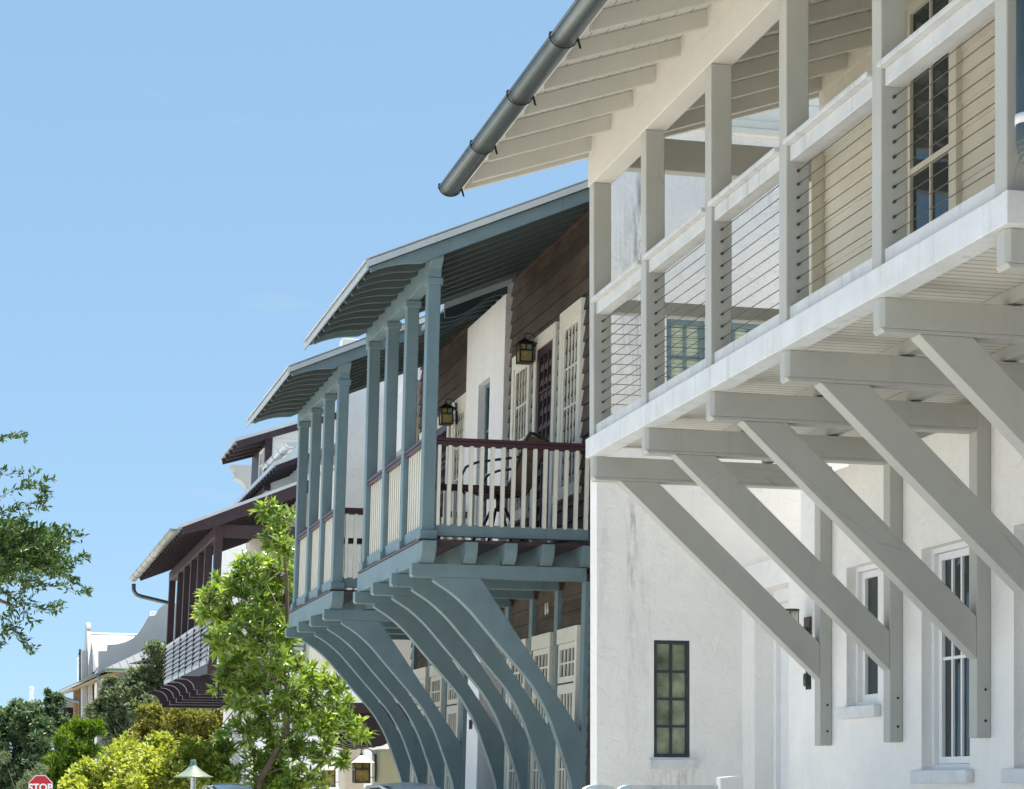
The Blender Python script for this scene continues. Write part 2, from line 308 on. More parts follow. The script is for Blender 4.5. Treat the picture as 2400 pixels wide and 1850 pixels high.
# ================================================================== WHITE HOUSE
def white_house():
    th = frame(-3)
    H = House('white_house', 'white stucco house with a pale grey upper porch on six straight diagonal braces', 'house', ((1381 - CX) / F * 15.3, 15.3, 0), th)
    A = [0, -1.263, -2.583, -3.831, -5.101, -6.416]; pw, pd = .115, .138
    # --- street wall of the ground floor, deep window openings
    mb = MB()
    ops = [(-.95, -.386, 2.197, 3.24), (-2.40, -1.675, 1.714, 3.236), (-3.72, -3.0, 1.714, 3.236), (-5.0, -4.3, 1.714, 3.236)]
    holed_wall(mb, 'x', 1.9, -8, .52, 0, 4.0, ops, .2, .3)
    H.part('wall', mb, M['stucco'])
    for i, o in enumerate(ops):
        fr = MB()   # outer box frame
        ob(fr, 'x', 1.9, o[0], o[1], .075, .13, o[3] - .035, o[3]); ob(fr, 'x', 1.9, o[0], o[1], .075, .13, o[2], o[2] + .035)
        ob(fr, 'x', 1.9, o[0], o[0] + .035, .075, .13, o[2] + .035, o[3] - .035); ob(fr, 'x', 1.9, o[1] - .035, o[1], .075, .13, o[2] + .035, o[3] - .035)
        w = window(H, 'x', 1.9, o[0] + .037, o[1] - .037, o[2] + .037, o[3] - .037, .05, 1 if i == 0 else 4, 1 if i == 0 else 2, .022, .11, M['white'], M['glass'])
        H.part('frame', fr, M['white'], w, bev=.003)
        sl = MB(); sl.box(1.84, 1.9, o[0] - .06, o[1] + .06, o[2] - .095, o[2] - .004); H.part('sill', sl, M['sill'], w, bev=.008)
    # --- entry vestibule beyond the porch
    mb = MB(); holed_wall(mb, 'x', 1.902, .52, 1.85, 0, 3.47, [(.78, 1.55, 0.02, 3.247)], .17, .3)
    mb.box(1.902 + .3, 4.5, .52, 1.85, 3.3, 3.468); H.part('vestibule', mb, M['stucco'])
    mb = MB(); ob(mb, 'x', 2.07, .78, 1.55, 0, .06, 3.14, 3.247); ob(mb, 'x', 2.07, .78, .84, 0, .06, .02, 3.14); ob(mb, 'x', 2.07, 1.49, 1.55, 0, .06, .02, 3.14)
    d = H.part('door', MB().box(2.115, 2.16, .84, 1.49, .02, 3.14), M['white'])
    H.part('door_frame', mb, M['white'], d, bev=.004)
    mb = MB()
    for z0, z1 in ((2.05, 2.95), (.3, 1.8)): ob(mb, 'x', 2.105, .92, 1.41, 0, .012, z0, z1)
    H.part('door_panel', mb, M['white'], d, bev=.003)
    # --- tall wing wall that faces down the street
    mb = MB(); lo = (1.109, 1.432, 1.845, 2.84); u1 = (1.222, 1.572, 4.4, 5.575); u2 = (1.80, 2.15, 4.4, 5.575)
    holed_wall(mb, 'y', 1.85, .606, 4.6, 0, 7.2, [lo, u1, u2], .07, .2)
    H.part('wing_wall', mb, M['stucco_stained'])
    mb = MB(); mb.box(.606, 4.6, 1.845, 2.05, 7.2, 9.2); g = H.part('gable_boards', mb, M['gableclap'])
    mb = MB(); mb.box(.58, 4.6, 1.80, 1.85, 7.17, 7.235); mb.box(.6, 4.6, 1.82, 1.85, 7.237, 7.31); H.part('frieze_moulding', mb, M['cream'], g, bev=.01)
    w = window(H, 'y', 1.85, lo[0], lo[1], lo[2], lo[3], .032, 2, 4, .022, .015, M['tealdark'], M['greenglass'])
    sl = MB(); sl.box(1.057, 1.487, 1.795, 1.85, 1.744, 1.83); H.part('sill', sl, M['sill'], w, bev=.008)
    for q in (u1, u2): window(H, 'y', 1.85, q[0], q[1], q[2], q[3], .05, 2, 4, .028, .02, M['teal'], M['blinds'])
    # --- upper wall: clapboards behind the porch
    mb = MB(); mb.box(1.87, 2.1, -8, -.12, 4.19, 7.3); laps(mb, 'x', 1.845, -8, -.12, 4.19, 7.2, .17, .016); up = H.part('clapboard_wall', mb, M['clap'])
    mb = MB(); mb.box(1.73, 1.838, -.115, 0, 4.19, 6.45); mb.box(1.838, 2.1, -.115, 0, 4.19, 7.3); H.part('corner_post', mb, M['clap'], bev=.004)
    w = window(H, 'x', 1.80, -2.33, -1.66, 4.45, 6.95, .04, 2, 1, .02, .0, M['clap'], M['glass'], mid=5.82)
    mb = MB()
    for s0, s1, z0, z1 in ((-2.42, -1.57, 6.95, 7.06), (-2.42, -2.33, 4.3, 6.95), (-1.66, -1.57, 4.3, 6.95)): mb.box(1.79, 1.85, s0, s1, z0, z1)
    H.part('casing', mb, M['clap'], w, bev=.003)
    w = window(H, 'x', 1.80, -4.9, -4.2, 4.45, 6.95, .045, 2, 4, .024, .0, M['clap'], M['glass'])
    H.part('core_wall', MB().box(2.3, 9, -7.9, .5, 0, 7.2), M['stucco'])
    # --- deck
    dk = H.part('deck', MB().box(-.02, 1.84, -6.54, 0, 4.136, 4.185), M['deckunder'])
    H.part('fascia', MB().box(-.03, .10, -6.545, -.002, 4.047, 4.19), M['fascia'], dk, bev=.005)
    H.part('end_fascia', MB().box(-.034, 1.84, -6.60, -6.547, 4.045, 4.192), M['fascia'], dk, bev=.005)
    for x in (.72, 1.36): H.part('joist', MB().box(x, x + .08, -6.54, -.02, 4.058, 4.135), M['trim'], dk, bev=.004)
    # --- posts, rails, cables
    for i, a in enumerate(A):
        H.part('porch_post', MB().box(0, pd, a - pw, a, 4.187, 6.08), M['trimpost'], bev=.007)
    def zc(i): return 4.375 + .0751 * i
    for i in range(6):
        y1 = A[i] - pw; y0 = A[i + 1] if i < 5 else -6.60 - 1.4
        if i == 5: continue
        mb = MB(); mb.box(-.025, .165, y0 + .001, y1 - .001, 5.187, 5.216); mb.box(.02, .118, y0 + .001, y1 - .001, 5.10, 5.1868)
        rl = H.part('railing', mb, M['rail'], bev=.005)
        H.part('kick_board', MB().box(.02, .118, y0, y1, 4.19, 4.287), M['rail'], rl, bev=.004)
        for q in range(10):
            mb = MB(); mb.tube([(.069, y0, zc(q)), (.069, y1, zc(q))], .0028, 5)
            mb.tube([(.069, y1 - .016, zc(q)), (.069, y1, zc(q))], .0085, 8)
            if i == 0: mb.tube([(.069, y1 - .075, zc(q)), (.069, y1 - .012, zc(q))], .0055, 6)
            H.part('cable', mb, M['steel'], rl)
    mb = MB(); mb.box(pd, 1.73, -.105, -.01, 5.125, 5.225); rl = H.part('end_railing', mb, M['trim'], bev=.005)
    for q in range(10): H.part('cable', MB().tube([(pd, -.06, zc(q)), (1.73, -.06, zc(q))], .0028, 5), M['steel'], rl)
    H.part('end_beam', MB().box(pd + .01, 1.73, -.11, -.005, 6.21, 6.45), M['trimbeam'], bev=.006)
    # --- porch beam and roof
    bm = H.part('porch_beam', MB().box(-.004, .148, -8, .03, 6.08, 6.285), M['trimcream'], bev=.006)
    H.part('plate', MB().box(.002, .142, -8, .028, 6.286, 6.47), M['trimcream'], bm, bev=.004)
    zr = lambda x: 6.344 + .327 * (x - .033)
    rf = MB(); t0, t1 = .135, .18
    rf.prism([(-.95, zr(-.95) + t0), (4.6, zr(4.6) + t0), (10, zr(4.6) + t0 - 1.7), (10, zr(4.6) + t1 - 1.7), (4.6, zr(4.6) + t1), (-.95, zr(-.95) + t1)], 'y', -8.2, .2)
    roof = H.part('roof', rf, M['roof'])
    H.part('soffit', MB().prism([(-.93, zr(-.93) + .115), (1.9, zr(1.9) + .115), (1.9, zr(1.9) + .134), (-.93, zr(-.93) + .134)], 'y', -8.1, .14), M['soffit'], roof)
    for k in range(16):
        y = -.0 - .515 * k
        H.part('rafter', MB().prism([(-.90, zr(-.90)), (1.84, zr(1.84)), (1.84, zr(1.84) + .113), (-.90, zr(-.90) + .113)], 'y', y - .048, y), M['porchrafter'], roof, bev=.004)
    H.part('barge_rafter', MB().prism([(-.93, zr(-.93)), (4.5, zr(4.5)), (4.5, zr(4.5) + .136), (-.93, zr(-.93) + .136)], 'y', .145, .19), M['trimcream'], roof, bev=.004)
    H.part('eave_board', MB().prism([(-.955, zr(-.95) + .01), (-.932, zr(-.93) + .012), (-.932, zr(-.93) + .134), (-.955, zr(-.95) + .134)], 'y', -8.1, .142), M['white'], roof)
    gutter(H, -1.060, 6.002, .077, -8.1, .05, [.02, -1.02, -2.06, -3.10, -4.14, -5.18], M['metal'])
    # --- brackets
    for a in A + [-7.7]:
        n0, n1 = a - pw, a
        mb = MB(); c = .022
        mb.prism([(.0 + c, n0), (1.8, n0), (1.8, n1), (.0 + c, n1), (0, n1 - c), (0, n0 + c)], 'z', 3.873 + c, 4.046)
        mb.prism([(c, 3.873), (1.8, 3.873), (1.8, 3.873 + c - .0005), (.002, 3.873 + c - .0005)], 'y', n0 + .002, n1 - .002)
        b = H.part('bracket', mb, M['trimbeam'], bev=.004)
        H.part('dark_gap_strip', MB().box(.03, .42, n0 + .012, n1 - .004, 4.0462, 4.0485), M['metaldark'], b)  # dark strip standing in for the black shade in the gap under the fascia
        for zb in (2.02, 2.22): H.part('bolt', MB().tube([(1.86, n0 - .004, zb), (1.86, n0 + .01, zb)], .009, 8), M['metaldark'], b)
        for xb, zb in ((.36, 3.80), (.50, 3.62)): H.part('bolt', MB().tube([(xb, n0 - .003, zb), (xb, n0 + .01, zb)], .011, 8), M['trim'], b)
        H.part('brace', MB().prism([(.207, 3.8725), (.504, 3.8725), (1.799, 2.69), (1.799, 2.417)], 'y', n0 + .003, n1 - .003), M['trimbrace'], b, bev=.005)
        H.part('wall_leg', MB().box(1.8, 1.899, n0 + .001, n1 - .001, 1.91, 4.044), M['trimpost'], b, bev=.006)
    # --- downspout on the near corner
    px, py = .026, -6.665
    mb = MB(); mb.tube([(px, py, 7.0), (px, py, 4.40), (px + .008, py, 4.36), (px + .03, py, 4.315), (px + .075, py, 4.275), (px + .14, py, 4.25), (px + .8, py, 4.14)], .047, 16)
    for q in range(7): mb.tube([(px + .0022 * q * q, py, 4.40 - .021 * q), (px + .0022 * q * q + .003, py, 4.391 - .021 * q)], .0505, 14)
    ds = H.part('downspout', mb, M['metal'])
    H.part('strap', MB().tube([(px, py, 4.455), (px, py, 4.497)], .051, 16), M['white'], ds)
    return H

def garden_wall(W):
    H = House('garden_wall', 'low white stucco garden wall with rounded tops in front of the wing wall', 'garden wall', W.root.location, W.root.rotation_euler[2])
    mb = MB(); mb.box(.26, .86, -.45, -.3, 0, 1.608)
    H.part('wall', mb, M['stucco'], bev=.01)
    for x in (-.03, .24):
        n = 12; pts = [(x - .093, 0)] + [(x - .093 * math.cos(math.pi * i / n), 1.56 + .048 * math.sin(math.pi * i / n)) for i in range(n + 1)] + [(x + .093, 0)]
        H.part('rounded_pier', MB().prism(pts, 'y', -.52, -.2), M['stucco'])
    n = 8; pts = [(1.256, 0), (1.256, 1.668)] + [(1.256 + .19 * i / n, 1.668 + .012 * math.sin(math.pi / 2 * i / n)) for i in range(1, n + 1)] + [(1.446, 0)]
    H.part('end_pier', MB().prism(pts, 'y', .6, .70), M['stucco'])
    return H

# ================================================================== TEAL ROW HOUSES
def teal_house(loc, k, label, first):
    th = frame(-85)
    H = House('row_house', label, 'house', loc, th, k, 4.05, 'teal row houses')
    P = [0, .99, 1.99, 3.03]; pw = .128; WB = 1.77
    # --- walls
    mb = MB(); s0 = -2.2 if first else .14
    mb.box(WB + .03, 7, s0, 3.31, 0, 7.64)
    laps(mb, 'x', WB, s0, 3.31, 4.03, 7.67, .165, .032); laps(mb, 'x', WB, s0, 3.31, 3.25, 3.95, .165, .032); laps(mb, 'x', WB, s0, 3.31, 0, 3.24, .165, .02)
    H.part('wall', mb, M['brown'])
    mb = MB(); rec = (3.979, 4.544, 4.3, 6.525)
    holed_wall(mb, 'x', WB - .09, 3.312, 5.2, 3.9, 7.36, [rec], .13, .3); H.part('stucco_bay', mb, M['stucco'])
    window(H, 'x', WB - .09, rec[0], rec[1], rec[2], rec[3], .05, 3, 4, .025, .085, M['teal'], M['glass'])
    def cased(s0, s1, z0, z1, nx, nz, door=False):
        cw = .1
        if door:
            mb = MB(); mb.box(WB - .03, WB + .02, s0 + cw, s1 - cw, z0, z1 - .16)
            w = window(H, 'x', WB - .045, s0 + cw, s1 - cw, z0, z1 - .16, .09, nx, nz, .022, 0, M['maroon'], M['glass'], 'door', botfr=.3)
        else: w = window(H, 'x', WB - .045, s0 + cw, s1 - cw, z0 + .08, z1 - .16, .055, nx, nz, .022, 0, M['cream'], M['glass'])
        mb = MB(); x0, x1 = WB - .06, WB + .02
        mb.box(x0, x1, s0, s1, z1 - .16, z1); mb.box(x0, x1, s0, s0 + cw, z0, z1 - .162); mb.box(x0, x1, s1 - cw, s1, z0, z1 - .162)
        if not door: mb.box(x0 - .03, x1, s0 - .02, s1 + .02, z0 - .01, z0 + .078)
        H.part('casing', mb, M['cream'], w, bev=.004)
    cased(.33, 1.117, 4.62, 6.635, 4, 4); cased(1.266, 2.129, 4.05, 6.59, 3, 5, True); cased(2.307, 3.084, 4.62, 6.56, 4, 4)
    # ground floor: cream transom windows and doors
    for s0, s1 in ((.14, .94), (1.13, 1.93), (2.12, 2.92)):
        w = window(H, 'x', WB - .05, s0 + .07, s1 - .07, .1, 2.66, .1, 4, 5, .022, 0, M['cream'], M['glass'], 'french_window', botfr=.5)
        window(H, 'x', WB - .05, s0 + .07, s1 - .07, 2.70, 3.09, .055, 4, 2, .022, 0, M['cream'], M['glass'], 'transom', parent=w) if False else None
        t = MB(); x0 = WB - .07
        t.box(x0, WB + .02, s0, s1, 3.09, 3.245); t.box(x0, WB + .02, s0, s0 + .07, 0, 3.088); t.box(x0, WB + .02, s1 - .07, s1, 0, 3.088)
        H.part('casing', t, M['cream'], w, bev=.004)
        window(H, 'x', WB - .05, s0 + .072, s1 - .072, 2.68, 3.086, .06, 4, 2, .022, 0, M['cream'], M['glass'], 'transom')
    # projecting ground floor pier of white stucco
    if first: H.part('stucco_pier', MB().box(1.54, 1.95, 3.56, 4.12, 0, 3.62), M['stucco'], bev=.01)
    # --- deck
    dk = H.part('deck', MB().box(-.035, WB, -.165, 3.1, 4.012, 4.036), M['maroon'], bev=.003)
    def joist(x0, x1, y0, y1, name):
        n = 8; r = .16; z0, z1 = 3.80, 4.010
        pts = [(y0, z1)] + [(y0 + .15 * (1 - math.cos(math.pi / 2 * i / n)), z1 - .04 - (z1 - .04 - z0) * math.sin(math.pi / 2 * i / n)) for i in range(n + 1)] + [(y1, z0), (y1, z1)]
        H.part(name, MB().prism(pts, 'x', x0, x1), M['teal'], dk, bev=.004)
    joist(-.02, .125, -.26, 3.16, 'fascia_joist')
    for x in (.425, .83, 1.215, 1.635): joist(x, x + .125, -.235, 3.12, 'joist')
    # --- brackets
    curve = [(.145, 3.66), (.137, 3.631), (.316, 3.519), (.505, 3.358), (.697, 3.147), (.889, 2.936), (1.052, 2.758), (1.201, 2.579), (1.354, 2.315), (1.479, 2.009), (1.589, 1.715), (1.622, 1.57), (1.665, 1.3), (1.70, .95)]
    sm = []
    for i in range(len(curve) - 1):
        p0, p1, p2, p3 = curve[max(i - 1, 0)], curve[i], curve[i + 1], curve[min(i + 2, len(curve) - 1)]
        for q in range(3):
            t = q / 3; sm.append(tuple(.5 * (2 * p1[c] + (p2[c] - p0[c]) * t + (2 * p0[c] - 5 * p1[c] + 4 * p2[c] - p3[c]) * t * t + (3 * p1[c] - p0[c] - 3 * p2[c] + p3[c]) * t ** 3) for c in (0, 1)))
    sm = [curve[0]] + sm[3:] + [curve[-1]]
    for a in P:
        n0, n1 = a - .13, a; c = .02
        mb = MB(); mb.prism([(-.09 + c, 3.664), (WB - .06, 3.664), (WB - .06, 3.797), (-.09, 3.797), (-.09, 3.664 + c)], 'y', n0, n1)
        b = H.part('bracket', mb, M['teal'], bev=.005)
        H.part('curved_brace', MB().prism(sm + [(1.698, .95), (1.698, 2.143), (.611, 3.662), (.149, 3.662)], 'y', n0 + .006, n1 - .006), M['teal'], b, bev=.004)
        H.part('wall_leg', MB().box(1.70, WB + .01, n0, n1, 0, 3.662), M['teal'], b, bev=.004)
    # --- posts and front beam
    for a in P:
        p = H.part('porch_post', MB().box(0, pw, a - .13, a, 4.05, 6.62), M['teal'], bev=.008)
        mb = MB(); mb.box(-.018, pw + .018, a - .148, a + .018, 6.55, 6.618); H.part('capital', mb, M['teal'], p, bev=.006)
        H.part('plinth', MB().box(-.024, pw + .022, a - .155, a + .022, 4.037, 4.125), M['teal'], p, bev=.006)
    og = [(3.16, 6.622), (-.14, 6.622), (-.14, 6.70), (-.15, 6.72), (-.172, 6.737), (-.20, 6.75), (-.222, 6.768), (-.232, 6.79), (-.232, 6.868), (3.16, 6.868)]
    H.part('porch_beam', MB().prism(og, 'x', .002, pw - .002), M['teal'], bev=.004)
    # --- railings
    def zt(): return 5.045
    for i in range(3):
        y0, y1 = P[i], P[i + 1] - .13
        rl = MB(); rl.box(.03, .11, y0, y1, 4.08, 4.19); r = H.part('railing', rl, M['teal'], bev=.004)
        mb = MB(); mb.box(.02, .115, y0, y1, 4.985, 5.02); mb.box(.005, .125, y0, y1, 5.021, 5.048); H.part('handrail', mb, M['maroon'], r, bev=.004)
        n = 8
        for q in range(n):
            y = y0 + (q + .5) * (y1 - y0) / n; H.part('baluster', MB().box(.052, .088, y - .018, y + .018, 4.19, 4.985), M['cream'], r, bev=.002)
    for y in (-.065, 2.965):
        rl = MB(); rl.box(pw, WB - .04, y - .035, y + .035, 4.075, 4.195); r = H.part('railing', rl, M['teal'], bev=.004)
        mb = MB(); mb.box(pw, WB - .04, y - .04, y + .04, 4.975, 5.02); mb.box(pw, WB - .04, y - .052, y + .052, 5.021, 5.05); H.part('handrail', mb, M['maroon'], r, bev=.004)
        for q in range(15):
            x = .162 + q * .1095; H.part('baluster', MB().box(x - .017, x + .017, y - .058, y - .022 + .02, 4.18, 4.974), M['cream'], r, bev=.002)
    # --- porch roof
    sl = .425; zf = lambda x: 6.835 + sl * (x + .17)
    def raft(y, th_, name, m):
        bot = [(-.60, 6.60), (-.52, 6.638), (-.42, 6.672), (-.34, 6.692), (-.25, 6.706), (-.15, 6.714), (-.09, 6.722), (-.04, 6.748), (.1, 6.815)]
        xe = WB + .02; pts = bot + [(xe, zf(xe) - .13), (xe, zf(xe)), (-.62, zf(-.62))]
        return H.part(name, MB().prism(pts, 'y', y, y + th_), m, roof, bev=.003)
    rb = MB(); n = 80
    y0, y1 = -.32, 3.46
    pitch = .068; cols = int((y1 - y0) / pitch) * 4; vs = []; fs = []
    for i in range(cols + 1):
        y = y0 + (y1 - y0) * i / cols; dz = .011 * math.cos(2 * math.pi * (y - y0) / pitch)
        for x in (-.67, 4.2): vs.append((x, y, zf(x) + .075 + dz))
    for i in range(cols): fs.append((2 * i, 2 * i + 1, 2 * i + 3, 2 * i + 2))
    rb.add(vs, fs, True)
    rb.prism([(-.645, zf(-.645) + .012), (4.2, zf(4.2) + .012), (4.2, zf(4.2) + .058), (-.645, zf(-.645) + .058)], 'y', y0 + .01, y1 - .01)
    rb.prism([(4.2, zf(4.2)), (8.2, zf(4.2) - 1.6), (8.2, zf(4.2) - 1.55), (4.2, zf(4.2) + .05)], 'y', y0, y1)
    roof = H.part('roof', rb, M['roof'])
    H.part('eave_trim', MB().prism([(-.662, zf(-.662) - .028), (-.64, zf(-.64) - .028), (-.64, zf(-.64) + .01), (-.662, zf(-.662) + .01)], 'y', y0, y1), M['roof'], roof)
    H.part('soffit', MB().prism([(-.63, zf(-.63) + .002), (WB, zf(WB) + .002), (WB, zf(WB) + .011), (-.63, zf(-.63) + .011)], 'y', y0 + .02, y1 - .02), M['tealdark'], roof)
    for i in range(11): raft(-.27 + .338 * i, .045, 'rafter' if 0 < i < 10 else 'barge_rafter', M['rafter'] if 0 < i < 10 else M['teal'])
    H.part('rake_trim', MB().prism([(-.66, zf(-.66) + .0), (4.2, zf(4.2) + .0), (4.2, zf(4.2) + .062), (-.66, zf(-.66) + .062)], 'y', -.335, -.312), M['roof'], roof)
    # --- roof over the recess between the houses
    if first:
        lf = lambda x: 7.19 + sl * (x - 1.0)
        lb = MB(); lb.prism([(.98, lf(.98)), (4, lf(4)), (4, lf(4) + .06), (.98, lf(.98) + .06)], 'y', 3.48, 4.72); l = H.part('link_roof', lb, M['roof'])
        for q in range(5):
            y = 3.52 + q * .27; n = 16
            bot = [(1.0 + .75 * i / n, lf(1.0 + .75 * i / n) - .10 - .04 * math.sin(2 * math.pi * i / n)) for i in range(n + 1)]
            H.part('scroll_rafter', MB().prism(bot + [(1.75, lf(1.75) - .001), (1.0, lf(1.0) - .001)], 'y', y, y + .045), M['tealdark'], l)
    else:
        H.part('end_wall', MB().box(.91, 1.76, 5.0, 5.25, 3.9, 8.26).box(1.762, 6, 5.0, 5.25, 3.0, 8.26), M['stucco'], bev=.01)
    return H

# ================================================================== PLUM HOUSE
def plum_house():
    th = frame(-100)
    H = House('plum_house', 'white house with dark plum timber balcony, louvred railing and metal gutter beyond the street tree', 'house', (-5.731, 39.3, 0), th, .048, 4.05)
    P = [.82, 2.44, 3.68, 5.03, 6.39, 7.76, 9.72]
    H.part('wall', MB().box(1.5, 8, .4, 10.2, 0, 3.9), M['stucco'], bev=.01)
    H.part('upper_wall', MB().box(1.9, 8, .3, 10.1, 3.9, 7.9), M['clap'])
    for s in (2.0, 4.6, 7.2): window(H, 'x', 1.86, s, s + 1.1, 4.3, 6.2, .07, 3, 4, .03, 0, M['plum'], M['glass'])
    for s in (1.2, 4.4, 7.6): window(H, 'x', 1.46, s, s + 1.5, .2, 2.5, .08, 3, 4, .03, 0, M['white'], M['glass'])
    for y in (.62, 3.1, 6.2): H.part('column', MB().box(1.22, 1.42, y - .1, y + .1, 0, 3.5), M['white'], bev=.01)
    dk = H.part('deck', MB().box(-.03, 1.9, .66, 9.75, 3.80, 3.985), M['plum'], bev=.01)
    for a in P[:6] if False else [1.9, 3.26, 4.64, 5.95, 7.34, 9.2]:
        n = 8
        cur = [(-.40 + .26 * math.sin(math.pi / 2 * i / n), 3.75 - .22 * (1 - math.cos(math.pi / 2 * i / n))) for i in range(n + 1)]
        pts = [(-.42, 3.80), (-.42, 3.75)] + cur + [(-.08, 3.53), (-.08, 3.44), (1.6, 3.44), (1.6, 3.80)]
        H.part('bracket', MB().prism(pts, 'y', a - .16, a), M['darkplum'], bev=.006)
    for a in P: H.part('porch_post', MB().box(0, .15, a - .16, a, 3.986, 6.46), M['plum'], bev=.008)
    H.part('porch_beam', MB().box(-.003, .155, .66, 9.75, 6.46, 6.69), M['plum'], bev=.008)
    H.part('tie_beam', MB().box(.155, 1.9, .68, .81, 6.47, 6.72), M['plum'], bev=.008)
    # louvred railing
    S = [.82, 1.9, 3.26, 4.64, 5.95, 7.34, 9.25]
    for i in range(6):
        y0, y1 = S[i], S[i + 1] - .06
        mb = MB(); mb.box(-.05, .02, y0, y1, 4.84, 4.90); mb.box(-.05, .02, y0, y1, 3.99, 4.06)
        for q in range(8):
            z = 4.065 + q * .098; mb.prism([(-.06, z), (-.045, z), (.01, z + .102), (-.005, z + .102)], 'y', y0, y1)
        r = H.part('louvre_panel', mb, M['louvre'])
        H.part('rail_post', MB().box(-.06, .03, y1, y1 + .06, 3.99, 4.91), M['darkplum'], r)
    mb = MB()
    for q in range(8): mb.box(.15, 1.85, .72, .75, 4.085 + q * .1, 4.085 + q * .1 + .06)
    H.part('louvre_panel', mb, M['louvre'])
    # porch roof
    zf = lambda x: 6.60 + .416 * (x + .66); y0, y1 = .30, 10.15
    rb = MB(); rb.prism([(-.72, zf(-.72)), (2.6, zf(2.6)), (2.6, zf(2.6) + .06), (-.72, zf(-.72) + .06)], 'y', y0, y1)
    roof = H.part('porch_roof', rb, M['roof'])
    for i in range(22):
        y = y0 + .02 + i * .462; w = .06 if i in (0, 21) else .05
        dep = .25 if i in (0,) else .16
        H.part('rafter' if i else 'barge_rafter', MB().prism([(-.64, zf(-.64) - .11), (1.95, zf(1.95) - dep), (1.95, zf(1.95) - .002), (-.68, zf(-.68) - .002)] if i else [(-.66, zf(-.66) - .14), (-.1, zf(-.1) - .23), (1.95, zf(1.95) - .25), (1.95, zf(1.95) - .002), (-.68, zf(-.68) - .002)], 'y', y, y + w), M['plum'] if i == 0 else M['darkplum'], roof)
    gutter(H, -.80, zf(-.72) - .02, .095, y0 + .02, y1, [.5 + 1.08 * i for i in range(9)], M['dullmetal'], roof, strap=False, ring=M['dullmetal'])
    mb = MB(); mb.tube([(-.80, 10.0, 6.42), (-.79, 10.0, 6.25), (-.72, 10.0, 6.16), (-.6, 10.0, 6.12), (.05, 10.0, 5.98), (.08, 10.0, 5.9), (.08, 10.0, 3.5)], .05, 10)
    H.part('downspout', mb, M['metal'], roof)
    # upper roof with its own gutter
    ze = lambda x: 8.02 + .42 * (x - 1.2)
    rb = MB(); rb.prism([(1.2, ze(1.2)), (4.6, ze(4.6)), (4.6, ze(4.6) + .09), (1.2, ze(1.2) + .09)], 'y', 1.4, 9.4)
    rb.prism([(4.6, ze(4.6)), (8.4, 7.9), (8.4, 7.99), (4.6, ze(4.6) + .09)], 'y', 1.4, 9.4)
    up = H.part('upper_roof', rb, M['roof'])
    for i in range(20): H.part('rafter', MB().prism([(1.24, ze(1.24) - .1), (1.9, ze(1.9) - .1), (1.9, ze(1.9) - .002), (1.24, ze(1.24) - .002)], 'y', 1.5 + i * .4, 1.56 + i * .4), M['darkplum'], up)
    gutter(H, 1.45, 8.42, .12, .9, 4.2, [1.1, 1.9, 2.7, 3.5], M['brightmetal'], up, strap=False, ring=M['dullmetal'])
    # gabled dormer
    mb = MB(); mb.box(1.42, 3.6, 4.0, 6.4, 7.9, 9.02); laps(mb, 'y', 4.0, 1.50, 3.6, 8.0, 9.02, .125, .012)
    mb.prism([(1.42, 9.02), (3.6, 9.02), (3.6, 9.75)], 'y', 4.0, 6.4); dm = H.part('dormer', mb, M['white'])
    H.part('corner_board', MB().box(1.36, 1.50, 3.96, 4.10, 7.9, 9.05), M['plum'], dm, bev=.006)
    H.part('side_boards', MB().box(1.40, 1.418, 4.11, 6.4, 7.9, 9.05), M['plum'], dm)
    window(H, 'x', 1.36, 4.3, 4.95, 8.2, 8.85, .06, 2, 2, .03, 0, M['white'], M['glass'], parent=dm)
    zd = lambda x: 9.03 + .34 * (x - 1.2)
    H.part('dormer_roof', MB().prism([(.66, zd(.66)), (3.7, zd(3.7)), (3.7, zd(3.7) + .07), (.66, zd(.66) + .07)], 'y', 3.66, 6.6), M['roof'], dm)
    for i in range(5): H.part('rafter' if i else 'barge_rafter', MB().prism([(.72, zd(.72) - .13), (1.42 if i else 3.7, zd(1.42 if i else 3.7) - .16), (1.42 if i else 3.7, zd(1.42 if i else 3.7) - .002), (.69, zd(.69) - .002)], 'y', 3.68 + i * .6, 3.74 + i * .6), M['plum'], dm)
    return H

def gate_canopy():
    th = frame(-90)
    x, y, z = at(815, 1843, 34.0)
    H = House('gate_canopy', 'dark plum timber canopy with curved corbels above the beige gate piers', 'canopy', (x, y, 0), th)
    H.part('deck', MB().box(-.42, 1.2, -1.0, 1.6, 2.78, 2.95), M['plum'], bev=.01)
    for a in (-.95, -.45, .05, .6, 1.1):
        n = 8; cur = [(.45 - .30 * math.cos(math.pi / 2 * i / n) , 2.27 + .26 * math.sin(math.pi / 2 * i / n)) for i in range(n + 1)]
        mb = MB(); mb.prism([(-.35, 2.78), (-.35, 2.55)] + [(-.10, 2.30), (.25, 2.22)] + [(.30 + .28 * math.sin(math.pi / 2 * i / n), 2.50 - .26 * math.cos(math.pi / 2 * i / n)) for i in range(n + 1)] + [(.60, 2.50), (.60, 2.60), (1.0, 2.60), (1.0, 2.78)], 'y', a, a + .14)
        H.part('corbel', mb, M['darkplum'], bev=.006)
    return H
